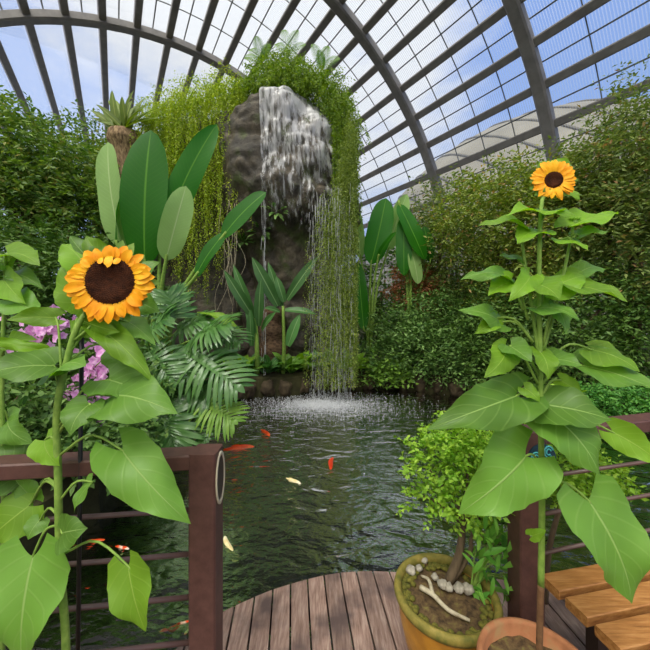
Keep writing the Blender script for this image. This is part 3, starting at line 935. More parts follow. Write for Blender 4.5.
# lush fresh plant on the right side of the glazed pot
q = GP + np.array([.12, .03, .285])
root = thing('leafy_plant', 'bright green lush leafy plant between the bonsai pot and the right post', 'plant', q)
rg = np.random.default_rng(12)
b = MB()
for i in range(90):
    px, py = rg.uniform(466, 520), rg.uniform(515, 605)
    if py > 560 and px < 476: px += 14
    Y = rg.uniform(1.33, 1.5)
    tip = at(px, py, Y); base = q + np.array([rg.normal() * .02, rg.normal() * .02, 0]) + (tip - q) * rg.uniform(.35, .7)
    base[2] = max(base[2], .29)
    ln = rg.uniform(.06, .11); dirn = nrm(tip - base + rg.normal(size=3) * .05 + [0, 0, -.02])
    blade(b, tip - dirn * ln * .6, tip + dirn * ln * .4, ln * .24, (0, -.5, 1), 'lance', fold=.2, droop=.08, ripple=.01, nu=2, nv=6, seed=i)
b.build('foliage', 'bright_leaf', root, org=q)
b = MB()
for i in range(14):
    tip = at(rg.uniform(472, 515), rg.uniform(520, 585), 1.42)
    b.tube(bez([q, (q + tip) / 2 + [0, 0, .04], tip], 8), np.linspace(.004, .002, 8), 5)
b.build('stem', 'stem', root, org=q)

# shrub behind the right rail
q = np.array([1.12, 1.66, 0.])
root = thing('shrub', 'light green shrub growing behind the right rail and blue plaque', 'shrub', q)
bl = px_blobs([(565, 462, 1.62, 30, 34, .10), (592, 482, 1.64, 30, 18, .10), (555, 420, 1.62, 24, 26, .1)])
V, T = sprays(bl, 420, 7, .03, .55, 22, droop=.05, spacing=.45)
mesh_tris('foliage', V, T, 'bonsai_leaf', root, q)
b = MB(); b.tube(bez([q, q + [.03, 0, .3], at(572, 470, 1.63)], 10), np.linspace(.018, .008, 10), 8); b.build('trunk', 'bark', root, org=q)


# ------------------------------------------------------------------ sunflowers
def flower_head(root, O, c, r, face, roll=0, npet=26, disc=.58, seed=0, notch=False):
    face = nrm(np.asarray(face, float)); ux = nrm(np.cross([0, 0, 1.], face)) * -1; uy = np.cross(face, ux) * -1
    if uy[2] < 0: uy = -uy
    c = np.asarray(c, float); rg = np.random.default_rng(seed)
    rd = r * disc
    b = MB()   # green receptacle
    V = []; seg = 32
    pr = [(0.0, -.34), (.3, -.30), (.75, -.16), (1.05, -.03), (1.0, .02)]
    for a_, h in pr:
        for k in range(seg):
            a = 2 * math.pi * k / seg
            V.append(c + (ux * math.cos(a) + uy * math.sin(a)) * rd * max(a_, .01) + face * rd * h)
    b.add(V, [[i * seg + k, i * seg + (k + 1) % seg, (i + 1) * seg + (k + 1) % seg, (i + 1) * seg + k] for i in range(len(pr) - 1) for k in range(seg)])
    hd = b.build('flower_head', 'sepal', root, org=O)
    # disc with rings of florets
    b = MB(); V = []
    pr = [(0.0, .05), (.25, .06), (.45, .12), (.75, .16), (.95, .10), (1.02, 0)]
    for a_, h in pr:
        for k in range(seg):
            a = 2 * math.pi * k / seg
            V.append(c + (ux * math.cos(a) + uy * math.sin(a)) * rd * max(a_, .004) + face * rd * h)
    b.add(V, [[i * seg + k, i * seg + (k + 1) % seg, (i + 1) * seg + (k + 1) % seg, (i + 1) * seg + k] for i in range(len(pr) - 1) for k in range(seg)])
    for i in range(420):
        t = math.sqrt((i + .5) / 420); a = i * 2.39996
        p = c + (ux * math.cos(a) + uy * math.sin(a)) * rd * t + face * rd * np.interp(t, [q_[0] for q_ in pr], [q_[1] for q_ in pr])
        s = rd * .035; hh = rd * (.05 + .05 * t)
        b.add([p + ux * s, p + uy * s, p - ux * s, p - uy * s, p + face * hh], [[0, 1, 4], [1, 2, 4], [2, 3, 4], [3, 0, 4]])
    b.build('disc', 'disc', hd, org=O, smooth=False)
    for layer, (n_, l0, back) in enumerate(((npet, 1.0, 0), (npet - 3, 1.04, -.07))):
        for k in range(n_):
            a = 2 * math.pi * (k + .5 * layer) / n_ + rg.normal() * .05
            e = ux * math.cos(a) + uy * math.sin(a)
            rl_ = r * l0 * rg.uniform(.88, 1.06)
            up = math.sin(a)
            if notch: rl_ *= 1 - .16 * max(0, up)
            base = c + e * rd * .88 + face * rd * (.05 + back)
            tip = c + e * rl_ + face * (rd * rg.uniform(-.05, .16) + rd * back) + np.cross(face, e) * r * rg.normal() * .05
            b = MB(); blade(b, base, tip, r * (.25 if npet > 30 else .27) * rg.uniform(.85, 1.15), face, 'petal', fold=.18, droop=.08, ripple=.015, nu=3, nv=8, seed=k + 50 * layer)
            b.build('petal', 'petal', hd, org=O)
    if notch:    # petals folded over the top of the disc
        for (a, l) in ((1.62, .50), (1.50, .40), (1.95, .30), (1.2, .3)):
            e = ux * math.cos(a) + uy * math.sin(a)
            base = c + e * rd * 1.02 + face * rd * .12
            tip = c + e * rd * (1 - l) + face * rd * .34
            b = MB(); blade(b, base, tip, r * .15, face, 'petal', fold=-.2, droop=.08, ripple=.02, nu=3, nv=8, seed=7)
            b.build('petal', 'petal', hd, org=O)
    b = MB()
    for k in range(22):
        a = 2 * math.pi * k / 22 + rg.normal() * .08
        e = ux * math.cos(a) + uy * math.sin(a)
        base = c + e * rd * .75 - face * rd * .2
        tip = c + e * r * rg.uniform(.82, 1.12) - face * rd * rg.uniform(.05, .3)
        blade(b, base, tip, r * .28, face, 'lance', fold=.15, droop=.06, ripple=.02, nu=2, nv=6, seed=k)
    b.build('sepals', 'sepal', hd, org=O)
    return hd


FACE = {'c': (0, -1, .35), 'u': (0, -.35, 1), 'l': (-.6, -.8, .4), 'r': (.6, -.8, .4), 'b': (0, .5, .8), 'd': (.1, -.9, -.3)}


def sun_leaves(root, O, lst, stem_of):
    """(base px,py, tip px,py, width px, depth base, depth tip, facing, attach px,py, tone)"""
    for i, (bx, by, tx, ty, wpx, Yb, Yt, fc, ax_, ay_, tone) in enumerate(lst):
        B, Tp = at(bx, by, Yb), at(tx, ty, Yt)
        wm = wpx / F * (Yb + Yt) / 2
        wm *= 1.3 if not isinstance(fc, str) and fc[2] >= .7 else .9
        b = MB(); blade(b, B, Tp, wm, FACE[fc] if isinstance(fc, str) else fc, 'heart', heart=.24, fold=[.12, -.10, .22, .05][i % 4], droop=[.10, .16, .06, .13][(i * 3) % 4], ripple=.075, nu=8, nv=20, side=[.03, -.03, 0][i % 3], seed=i * 5 + int(bx))
        lf = b.build('leaf', 'sun_leaf_young' if tone else 'sun_leaf', root, org=O, uv=True)
        A = stem_of(ax_, ay_)
        mid = (A + B) / 2 + np.array([0, 0, .25 * np.linalg.norm(A - B)])
        pts = bez([A, mid, B, B + (Tp - B) * .06], 12)
        b = MB(); b.tube(pts, np.linspace(.0042, .0026, 12), 7); b.build('petiole', 'stem', root, org=O)


# left sunflower
Yl = 1.0
root = thing('sunflower', 'big sunflower with dark brown disc at the left front', 'sunflower', (LP[0], LP[1], .206))
O = root.location
stm = [(LP[0], LP[1], .19), at(66, 650, Yl), at(60, 560, Yl), at(58, 470, Yl), at(57, 410, Yl), at(66, 365, Yl), at(78, 325, Yl + .01), at(100, 298, Yl + .05), at(110, 284, Yl + .04)]
sp_ = bez(stm, 50)
b = MB(); b.tube(sp_, np.interp(np.linspace(0, 1, 50), [0, .2, .6, 1], [.0115, .011, .0095, .007]), 12); b.build('stem', 'stem', root, org=O)
flower_head(root, O, at(111, 281, Yl), 41.5 / F * Yl, (.12, -1, .05), npet=33, disc=.58, seed=1, notch=True)
pixl = lambda Y: (lambda x, y: at(x, y, Y))
left = [
    (33, 556, 22, 664, 92, 1.0, .93, 'c', 57, 525, 0),
    (122, 450, 191, 524, 58, .97, .92, (.35, -.8, .6), 60, 455, 0),
    (128, 566, 146, 632, 46, .96, .93, 'c', 65, 553, 1),
    (62, 533, 88, 528, 40, .97, .96, 'c', 60, 526, 0),
    (92, 482, 74, 514, 22, 1.0, .97, 'l', 60, 500, 0),
    (112, 396, 178, 414, 46, 1.0, .92, (.1, -.9, .9), 60, 430, 0),
    (108, 380, 150, 402, 40, 1.05, 1.0, (.1, -.6, 1), 60, 425, 0),
    (90, 404, 70, 436, 44, .98, .92, 'c', 60, 432, 0),
    (54, 366, -20, 376, 38, 1.0, .90, (0, -.75, .8), 60, 400, 0),
    (58, 370, 86, 366, 34, 1.0, .95, (0, -.6, 1), 60, 395, 0),
    (56, 318, 6, 320, 24, 1.06, 1.0, (0, -1, .3), 62, 385, 1),
    (40, 350, -12, 342, 14, 1.1, 1.1, (0, -1, .5), 60, 390, 1),
    (100, 330, 154, 384, 30, 1.04, .98, (.5, -.8, .3), 70, 352, 1),
    (128, 322, 156, 346, 28, 1.08, 1.04, (.5, -.6, .6), 75, 340, 0),
    (78, 318, 120, 332, 34, 1.05, 1.0, (0, -1, -.2), 73, 345, 1),
    (86, 300, 66, 262, 44, 1.1, 1.12, 'c', 84, 318, 1),
    (88, 270, 62, 244, 30, 1.12, 1.14, (0, -.6, 1), 90, 308, 1),
    (92, 262, 70, 236, 26, 1.14, 1.16, 'c', 92, 306, 0),
    (104, 258, 86, 236, 26, 1.14, 1.16, 'c', 95, 303, 1),
    (136, 276, 160, 262, 26, 1.14, 1.16, 'c', 100, 300, 0),
    (134, 300, 160, 312, 30, 1.14, 1.14, 'c', 98, 300, 0),
    (30, 505, -12, 540, 50, 1.08, 1.05, 'c', 60, 490, 1),
    (34, 500, 12, 476, 30, 1.1, 1.1, 'c', 60, 490, 0),
    (45, 440, 60, 466, 34, 1.03, .99, 'c', 58, 445, 1),
    (22, 470, -16, 452, 40, 1.12, 1.1, (0, -.7, .8), 60, 470, 0),
    (40, 520, 28, 540, 26, 1.05, 1.02, 'c', 58, 515, 0),
    (118, 350, 128, 376, 34, 1.12, 1.08, 'c', 68, 362, 0),
]
sun_leaves(root, O, left, pixl(Yl))

# leafy young sunflower at the very left edge
q = np.array([-1.12, 1.12, 0])
root = thing('young_sunflower', 'young sunflower plant without a bloom at the left edge of the view', 'plant', q)
O = root.location
b = MB(); b.tube(bez([q, at(4, 500, 1.15), at(2, 380, 1.15), at(6, 255, 1.16)], 30), np.linspace(.010, .005, 30), 9); b.build('stem', 'stem', root, org=O)
sun_leaves(root, O, [
    (6, 254, 40, 266, 26, 1.15, 1.1, (0, -.6, 1), 5, 275, 1), (8, 262, 22, 250, 16, 1.16, 1.18, 'c', 5, 275, 1),
    (4, 280, 26, 304, 34, 1.14, 1.08, 'c', 4, 290, 1), (14, 276, 44, 290, 22, 1.16, 1.12, (.2, -.8, .6), 4, 290, 0),
    (10, 300, 44, 316, 26, 1.13, 1.08, (0, -.7, .8), 4, 310, 0), (0, 262, -26, 268, 26, 1.15, 1.1, 'c', 5, 275, 0),
    (6, 346, 38, 340, 24, 1.14, 1.1, (0, -.8, .6), 3, 355, 1), (8, 420, 34, 444, 34, 1.16, 1.12, 'c', 3, 410, 0)], pixl(1.15))

# black stake behind the left sunflower
q = at(78, 640, 1.07); q[2] = 0
b = MB(); b.tube([(q[0] - .005, q[1], 0), at(82, 330, 1.07)], .0065, 8)
o = b.build('plant_stake', 'black', org=(q[0], q[1], 0)); o.location = (q[0], q[1], 0)
tag(o, 'thin black stake standing behind the left sunflower stem', 'stake')

# right sunflower
Yr = .985
root = thing('sunflower', 'tall branching sunflower with a small yellow bloom in the right pot', 'sunflower', (TP[0], TP[1], .352))
O = root.location
s0 = np.array([TP[0] - .008, TP[1], .34])
b = MB(); p = bez([s0, at(540, 620, Yr), at(541, 585, Yr)], 12); b.tube(p, np.linspace(.0095, .0095, 12), 10); b.build('stem', 'stem_brown', root, org=O)['label'] = 'woody brown lower stem'
main = bez([at(541, 586, Yr), at(542, 500, Yr), at(541, 430, Yr), at(540, 350, Yr), at(539, 280, Yr), at(541, 210, Yr), at(545, 195, Yr + .01), at(553, 184, Yr + .02)], 50)
b = MB(); b.tube(main, np.linspace(.0095, .0042, 50), 10); b.build('stem', 'stem', root, org=O)
for pts in ([at(541, 372, Yr), at(532, 310, Yr + .01), at(521, 236, Yr + .03)], [at(543, 350, Yr), at(560, 290, Yr + .02), at(573, 228, Yr + .03)]):
    b = MB(); b.tube(bez(pts, 18), np.linspace(.006, .004, 18), 8); b.build('branch', 'stem', root, org=O)
b = MB(); c = at(574, 223, Yr + .03); rg = np.random.default_rng(8)
q = stone_mesh('x', .011, .011, .012, None, 2, 6, .1); b.add(q.v[0] + c, q.f)
for k in range(12):
    a = k * .52; e = np.array([math.cos(a), math.sin(a) * .8, .6]); blade(b, c + e * .006, c + e * .022, .009, (0, 0, 1), 'lance', nu=1, nv=4, seed=k)
b.build('bud', 'sepal', root, org=O)
flower_head(root, O, at(553.5, 180, Yr), 20.5 / F * Yr, (-.25, -1, .05), npet=22, disc=.42, seed=4)
right = [
    (545, 214, 506, 216, 24, 1.0, .93, (0, -.55, 1), 541, 225, 1),
    (548, 212, 577, 216, 26, 1.0, .96, (0, -.6, 1), 541, 222, 1),
    (572, 226, 619, 214, 22, 1.0, 1.05, (0, -.7, 1), 573, 235, 1),
    (522, 228, 478, 226, 20, 1.0, .98, (0, -.6, 1), 523, 238, 1),
    (540, 232, 517, 244, 24, .99, .93, (-.2, -.7, .9), 541, 246, 1),
    (562, 240, 588, 250, 26, 1.0, .94, (.2, -.7, .8), 572, 240, 1),
    (578, 236, 610, 232, 18, 1.0, .98, (0, -.6, 1), 573, 238, 0),
    (545, 170, 574, 168, 22, 1.03, 1.05, 'c', 544, 192, 1),
    (566, 192, 580, 200, 14, 1.02, 1.0, 'c', 549, 190, 1),
    (515, 205, 488, 202, 0.1, 1.0, 1.0, 'c', 541, 215, 1),
    (503, 276, 460, 280, 18, 1.0, .95, (0, -.7, .9), 523, 310, 0),
    (512, 282, 488, 296, 20, 1.0, .95, (-.2, -.8, .7), 528, 320, 1),
    (530, 276, 508, 302, 28, .98, .92, 'c', 540, 305, 1),
    (536, 284, 560, 300, 30, .97, .91, (0, -.7, .8), 540, 310, 1),
    (548, 290, 586, 276, 26, .99, 1.0, (0, -.7, .8), 541, 312, 1),
    (566, 284, 628, 302, 38, 1.0, .93, (.2, -.7, .9), 556, 305, 1),
    (575, 276, 606, 270, 20, 1.03, 1.05, (0, -.6, 1), 560, 295, 0),
    (520, 262, 498, 256, 14, 1.02, 1.02, (0, -.6, 1), 527, 275, 0),
    (500, 322, 458, 310, 28, 1.0, .97, (-.1, -.9, .6), 533, 342, 0),
    (496, 318, 474, 334, 20, 1.0, .96, 'c', 533, 342, 1),
    (537, 308, 580, 320, 24, .98, .92, (0, -.6, .9), 541, 330, 0),
    (556, 308, 566, 334, 26, .98, .94, (.2, -.9, .4), 543, 345, 0),
    (506, 350, 484, 378, 32, .98, .92, 'c', 538, 384, 1),
    (510, 346, 532, 362, 24, .98, .92, (0, -.8, .7), 539, 376, 0),
    (540, 352, 548, 380, 28, .98, .93, 'c', 541, 366, 1),
    (548, 360, 582, 366, 24, .98, .92, (0, -.8, .8), 541, 378, 0),
    (592, 350, 640, 372, 34, 1.02, .94, (.2, -.8, .7), 541, 372, 1),
    (584, 366, 660, 392, 44, 1.0, .9, (.1, -.7, .9), 541, 385, 0),
    (516, 396, 426, 430, 56, .98, .90, (-.2, -.9, .6), 541, 398, 0),
    (540, 404, 612, 420, 40, .97, .9, (0, -.8, .8), 541, 415, 0),
    (550, 414, 600, 476, 74, .96, .88, (.25, -.9, .4), 541, 424, 0),
    (612, 432, 664, 466, 34, .95, .9, (-.3, -.9, .3), 545, 436, 1),
    (526, 456, 458, 514, 76, .95, .90, 'c', 541, 470, 0),
    (588, 500, 632, 604, 92, .93, .86, (.2, -.95, .3), 543, 484, 0),
    (531, 536, 546, 530, 14, .98, .97, 'c', 541, 545, 1),
    (560, 380, 584, 394, 20, 1.0, .97, 'c', 541, 398, 1),
    (524, 388, 540, 402, 18, .98, .95, 'c', 541, 406, 1),
]
right = [r for r in right if r[4] > 1]
sun_leaves(root, O, right, pixl(Yr))


# ------------------------------------------------------------------ rocks and waterfall
def rock(name, label, xc, yc, a, bb, z0, ztop, recess, seed, amp=.28, nth=210, nzz=170):
    V = []
    for i in range(nzz + 1):
        t = i / nzz; z = z0 + (ztop - z0) * math.sin(t * math.pi / 2) ** .9
        zt = ztop - 1.5
        cap = 1 if z < zt else max(0, 1 - ((z - zt) / (ztop - zt)) ** 2.6) ** .5
        for k in range(nth):
            th = 2 * math.pi * k / nth
            ct, st = math.cos(th), math.sin(th)
            r = cap
            front = max(0, -st)
            if recess:
                s = 1 / (1 + math.exp((z - 3.35) * 5))
                r *= 1 - s * (.15 + .38 * front)
                r *= 1 + .10 * front * math.exp(-((z - 4.1) / .5) ** 2) * (1 if ct > .0 else .3)
            p = Vector((xc + a * r * ct, yc + bb * r * st, z))
            nv_ = noise.fractal(p * .75 + Vector((seed, 0, 0)), 1., 2.1, 5) * amp
            nv_ += .9 * amp * (abs(noise.noise(p * 1.3 + Vector((0, seed, 0)))) - .25)
            nv_ += .45 * amp * (abs(noise.noise(p * 3.4 + Vector((0, seed, 4)))) - .25) + .12 * amp * noise.noise(p * 8)
            rr = r + nv_ / max(a, bb) * (1 if cap > .3 else cap / .3)
            V.append((xc + a * rr * ct, yc + bb * rr * st, z + nv_ * .3))
    b = MB()
    b.add(V, [[i * nth + k, i * nth + (k + 1) % nth, (i + 1) * nth + (k + 1) % nth, (i + 1) * nth + k] for i in range(nzz) for k in range(nth)] + [list(range(nth))[::-1]])
    org = (xc, yc, z0)
    o = b.build(name, 'rock', org=org); o.location = org
    tag(o, label, 'rock')
    return o, BVHTree.FromPolygons([tuple(v) for v in V], b.f)


rk, bvh = rock('waterfall_rock', 'tall dark rock outcrop the waterfall pours over', -1.1, 8.8, 1.95, 1.8, -1.2, 6.75, True, 3.1)
rk2, bvh2 = rock('vine_covered_rock', 'rock wall hidden under hanging vines left of the waterfall', -3.15, 9.25, 1.6, 1.5, -.1, 6.5, False, 9.4, nth=110, nzz=80)


def fronty(x, z, tree=None):
    h = (tree or bvh).ray_cast(Vector((x, -2, z)), Vector((0, 1, 0)))
    return None if h[0] is None else h[0].y


root = thing('waterfall', 'white waterfall streaming down the dark rock into the pond', 'waterfall', (-.2, 6.6, WATER))
O = root.location
b = MB(); nx, nz = 60, 70; V = []; U = []
for i in range(nz + 1):
    for j in range(nx + 1):
        s = j / nx; t = i / nz
        x = -1.42 + 1.72 * s + .10 * t
        zt = 6.66 - .15 * s - 1.2 * max(0, s - .45) ** 1.4 * 1.3
        z = zt + (3.25 - zt) * t
        y = fronty(x, z)
        lasty = y if y is not None else (V[-1][1] if V else 7.2)
        V.append([x, lasty, z]); U.append((s, t))
V = np.array(V)
Yg = V[:, 1].reshape(nz + 1, nx + 1)
# water cannot cling under the ledges: it keeps the furthest reach it had above, easing back slowly
for i in range(1, nz + 1):
    Yg[i] = np.minimum(Yg[i], Yg[i - 1] + .02)
V[:, 1] = Yg.ravel() - .05
b.add(V, [[i * (nx + 1) + j, i * (nx + 1) + j + 1, (i + 1) * (nx + 1) + j + 1, (i + 1) * (nx + 1) + j] for i in range(nz) for j in range(nx)], U)
b.build('sheet', 'fall', root, org=O, uv=True)
rg = np.random.default_rng(31)


def ribbons(xs, ytop, z0, z1, n, wid, jitter, lo, hi):
    V = []; T = []; k = 0
    for _ in range(n):
        x = rg.uniform(*xs); y = ytop(x) + rg.normal() * jitter
        z = z0 - rg.random() * .5
        while z > z1:
            ln = rg.uniform(lo, hi)
            e = max(z - ln, WATER - .005)
            dx = rg.normal() * .012; wv = wid * rg.uniform(.5, 1.4); xx = x + rg.normal() * .015
            V += [(xx - wv, y, z), (xx + wv, y, z), (xx + dx + wv * .6, y, e), (xx + dx - wv * .6, y, e), (xx, y + wv, z), (xx, y - wv, z), (xx + dx, y - wv, e), (xx + dx, y + wv, e)]
            T += [(k, k + 1, k + 2, k + 3), (k + 4, k + 5, k + 6, k + 7)]; k += 8
            z = e - rg.uniform(.02, .3)
            if e <= WATER: break
    return np.array(V), np.array(T)


lip = float(np.min(Yg[-8:, 20:]))
V, T = ribbons((-.35, .56), lambda x: lip - .05 - .45 * (x > -.1) * min(1, (x + .1) / .3), 4.0, WATER, 90, .0038, .13, .06, .35)
mesh_tris('falling_streams', V, T, 'stream', root, O)
V, T = ribbons((-1.36, -1.26), lambda x: float(Yg[6, 2]) - .12, 6.15, WATER, 7, .005, .04, .2, .7)
mesh_tris('thin_stream', V, T, 'stream', root, O)

# splash
V = []; T = []; k = 0
cx, cy = -.05, 6.35
for _ in range(12000):
    a = rg.uniform(0, 6.28); r = abs(rg.normal()) * (.55 if rg.random() < .6 else .28)
    x, y = cx + 1.7 * r * math.cos(a), cy + .95 * r * math.sin(a)
    if y > 7.3: continue
    z = WATER + .004 + rg.exponential(.012) * max(0, 1 - r * .6)
    s = rg.uniform(.005, .012)
    V += [(x + s, y, z), (x - s * .5, y + s * .87, z), (x - s * .5, y - s * .87, z), (x, y, z + s * .9)]
    T += [(k, k + 1, k + 3), (k + 1, k + 2, k + 3), (k + 2, k, k + 3), (k, k + 2, k + 1)]; k += 4
o = mesh_tris('splash', V, T, 'foam', None, (cx, cy, WATER)); o.location = (cx, cy, WATER)
tag(o, 'white splash of droplets and foam where the waterfall meets the pond', 'splash', kind='stuff')

# ------------------------------------------------------------------ vines on the rocks
def vine_thing(label, starts, lens, outs, mat, seed, **kw):
    c = np.mean(starts, 0)
    V, T = strands(starts, lens, outs, seed, **kw)
    o = mesh_tris('hanging_vine', V, T, mat, None, c); o.location = c
    tag(o, label, 'vine')
    return o


rg = np.random.default_rng(41)


def surf(x, z, tree):
    y = fronty(x, z, tree)
    return y


# left curtain: hangs off the front edge of the left rock in bunches
bunch_centres = [-4.1, -3.75, -3.35, -2.95, -2.5, -2.1, -1.95]
st, ln, ou = [], [], []
for i in range(520):
    c = bunch_centres[i % 7]
    px_ = c + rg.normal() * .13
    top = np.interp(px_, [-4.4, -3.8, -3.0, -2.3, -1.8], [5.75, 6.2, 6.5, 6.75, 6.55]) + rg.normal() * .12
    y = 7.62 + rg.uniform(-.1, .5)
    st.append((px_, y, top)); ou.append(nrm([rg.normal() * .35, -1, .55]))
    base = np.interp(px_, [-4.3, -3.4, -2.6, -1.9], [2.8, 4.6, 5.2, 3.4])
    ln.append(base * rg.uniform(.4, 1.05))
vine_thing('long yellow green vine curtain hanging left of the bare rock face', st, ln, ou, 'vine', 1, spacing=.036, leaf=.062, width=.38, bulge=.35)
# top of the left rock
bl = px_blobs([(170, 108, 8.2, 26, 14, .5), (200, 96, 8.2, 30, 14, .5), (228, 90, 8.2, 22, 16, .5), (150, 125, 8.2, 16, 18, .4)])
V, T = sprays(bl, 800, 8, .07, .35, 5, droop=.8, inner=.3)
o = mesh_tris('trailing_plant', V, T, 'vine', None, bl[0][:3]); o.location = bl[0][:3]; tag(o, 'yellow green plant mat covering the top of the left rock', 'plant')
# mound above the fall
bl = px_blobs([(265, 82, 7.9, 20, 14, .5), (295, 80, 7.9, 28, 16, .5), (322, 92, 7.9, 22, 20, .5), (340, 118, 7.8, 10, 30, .5), (282, 72, 8.2, 26, 12, .6)])
mound = np.array([-.7, 7.9, 6.2])
root = thing('trailing_plant', 'thick green mound of trailing plants on top of the waterfall', 'plant', mound)
V1 = sprays(bl, 2600, 8, .07, .36, 6, droop=.9, inner=.3)
st, ln, ou = [], [], []
for i in range(420):
    t = rg.random()
    px, py = np.interp(t, [0, .35, .7, 1], [243, 280, 325, 352]), np.interp(t, [0, .35, .7, 1], [82, 62, 76, 120])
    s = at(px + rg.normal() * 6, py + rg.uniform(0, 18), 7.55 + rg.normal() * .12)
    st.append(s); ou.append(nrm([(px - 298) / 60, -1, .3])); ln.append(rg.uniform(.3, .75) * (1 if px < 318 else 1.8))
V2 = strands(st, ln, ou, 8, spacing=.036, leaf=.07, width=.36, bulge=.4)
V, T = cat(V1, V2); mesh_tris('foliage', V, T, 'vine_dark', root, mound)
# right curtain beside and behind the falling water
st, ln, ou = [], [], []
for i in range(380):
    px = 356 - abs(rg.normal()) * 20
    if px < 306: px = rg.uniform(316, 356)
    y = 6.75 + rg.uniform(-.3, .3)
    top = np.interp(px, [306, 318, 335, 350, 356], [262, 225, 195, 130, 150]) + rg.uniform(-25, 30)
    s = at(px, top, y); st.append(s); ou.append(nrm([rg.normal() * .2, -1, .2]))
    ln.append(min(s[2] + .25, np.interp(px, [318, 356], [4.2, 5.2]) * rg.uniform(.7, 1.1)))
vine_thing('yellow green vine curtain hanging to the water right of the waterfall', st, ln, ou, 'vine_olive', 3, spacing=.05, leaf=.055, width=.3, bulge=.12)
st, ln, ou = [], [], []
for i in range(150):
    px = rg.uniform(328, 357); s = at(px, np.interp(px, [328, 357], [95, 150]) + rg.uniform(-10, 40), 7.45 + rg.normal() * .15)
    st.append(s); ou.append(nrm([.4, -1, .2])); ln.append(rg.uniform(.8, 2.2))
vine_thing('bushy green vines draping the upper right shoulder of the rock', st, ln, ou, 'vine_dark', 4, spacing=.034, leaf=.065, width=.36, bulge=.2)
# pale aerial roots in front of the cave
st = [(x, 7.15 + rg.normal() * .1, 3.6 + rg.normal() * .3) for x in rg.uniform(-2.6, -1.9, 12)]
root = thing('hanging_roots', 'thin pale roots dangling in the dark hollow under the left vines', 'roots', (-2.3, 7.2, 3.6))
for i, s in enumerate(st):
    z1 = rg.uniform(1.0, 2.2); pts = bez([s, (s[0] + rg.normal() * .09, s[1], s[2] * .65 + z1 * .35), (s[0] + rg.normal() * .09, s[1], s[2] * .3 + z1 * .7), (s[0] + rg.normal() * .14, s[1], z1)], 18)
    MB().tube(pts, .004, 5).build('root', 'drift', root, org=root.location)


# ferns on top of the mound
def frond(b, base, tip, width, face, n=22, bow=.15, seed=0):
    base, tip = np.asarray(base, float), np.asarray(tip, float)
    A = tip - base; Ln = np.linalg.norm(A); a = A / Ln
    w_ = nrm(np.cross(np.asarray(face, float), a)); nn_ = np.cross(a, w_)
    sp = [base + A * t + nn_ * bow * Ln * 4 * t * (1 - t) for t in np.linspace(0, 1, n + 2)]
    b.tube(sp, np.linspace(.010, .003, n + 2) * Ln, 5)
    for i in range(1, n + 2):
        t = i / (n + 1)
        h = width / 2 * math.sin(math.pi * min(1, .18 + .82 * t)) ** .7
        for sg in (-1, 1):
            d = nrm(w_ * sg + a * .55 - nn_ * .12)
            blade(b, sp[i], sp[i] + d * h, width / n * .95, nn_, 'strap', fold=.1, droop=.08, ripple=0, nu=1, nv=5, seed=i)


fern_spots = [((262, 62), [(256, 36), (250, 50), (270, 44), (244, 58)], 'small fern at the left of the mound above the waterfall'),
              ((288, 58), [(298, 30), (284, 30), (276, 44), (306, 44)], 'tallest feathery fern at the centre of the mound above the waterfall'),
              ((322, 70), [(328, 46), (312, 44), (340, 58), (318, 50)], 'fern at the right of the mound above the waterfall')]
for i, (bp_, tips, lab) in enumerate(fern_spots):
    q = at(*bp_, 8.0)
    root = thing('fern', lab, 'fern', q, 'ferns on the waterfall mound')
    for j, tp in enumerate(tips):
        b = MB(); frond(b, q, at(*tp, 8.0 + rg.normal() * .15), .34, (0, -1, .3), seed=j); b.build('frond', 'fern', root, org=q)

# pale leafed plant growing from the crevice in the rock face
for (px, py, lab, nl) in ((262, 232, 'pale green ferny plant growing under the rock ledge', 26), (243, 242, 'small dark leafed plant growing in the rock hollow behind the broad leaf', 20), (277, 212, 'small fern clump clinging beside the thin stream of water', 16)):
    q = at(px, py, 7.25); yy = fronty(q[0], q[2])
    if yy: q = np.array([q[0] * yy / 7.25, yy, H + (q[2] - H) * yy / 7.25])
    root = thing('rock_plant', lab, 'plant', q)
    b = MB()
    for i in range(nl):
        a = rg.uniform(0, 6.28); d = nrm([math.cos(a), -.8 + rg.normal() * .3, .5 * math.sin(a) - .15])
        b0 = q + d * rg.uniform(0, .22); blade(b, b0, b0 + d * rg.uniform(.16, .3), .07, (0, -.6, 1), 'lance', droop=.1, nu=2, nv=6, seed=i)
    b.build('foliage', 'mid_leaf', root, org=q)


# ------------------------------------------------------------------ broad leaf plants
def broad_plant(label, base, Y, lst, group=None, mat='banana'):
    base = np.asarray(base, float)
    root = thing('banana_plant', label, 'plant', base, group)
    for i, L_ in enumerate(lst):
        bx, by, tx, ty, wpx, Yb, Yt, face, tone, side = L_
        B, T_ = at(bx, by, Yb), at(tx, ty, Yt)
        b = MB(); blade(b, B, T_, wpx / F * (Yb + Yt) / 2, face, 'paddle', fold=.10, droop=.05, ripple=.012, nu=6, nv=22, side=side, seed=i)
        b.build('leaf', 'banana_pale' if tone else mat, root, org=base, uv=True)
        mid = base + (B - base) * .55 + np.array([(B - base)[0] * -.15, 0, .25])
        b = MB(); b.tube(bez([base, mid, B, B + (T_ - B) * .08], 16), np.linspace(.045, .018, 16) * (1 if Yb < 6 else .9), 8); b.build('leaf_stalk', 'stem', root, org=base)
    return root


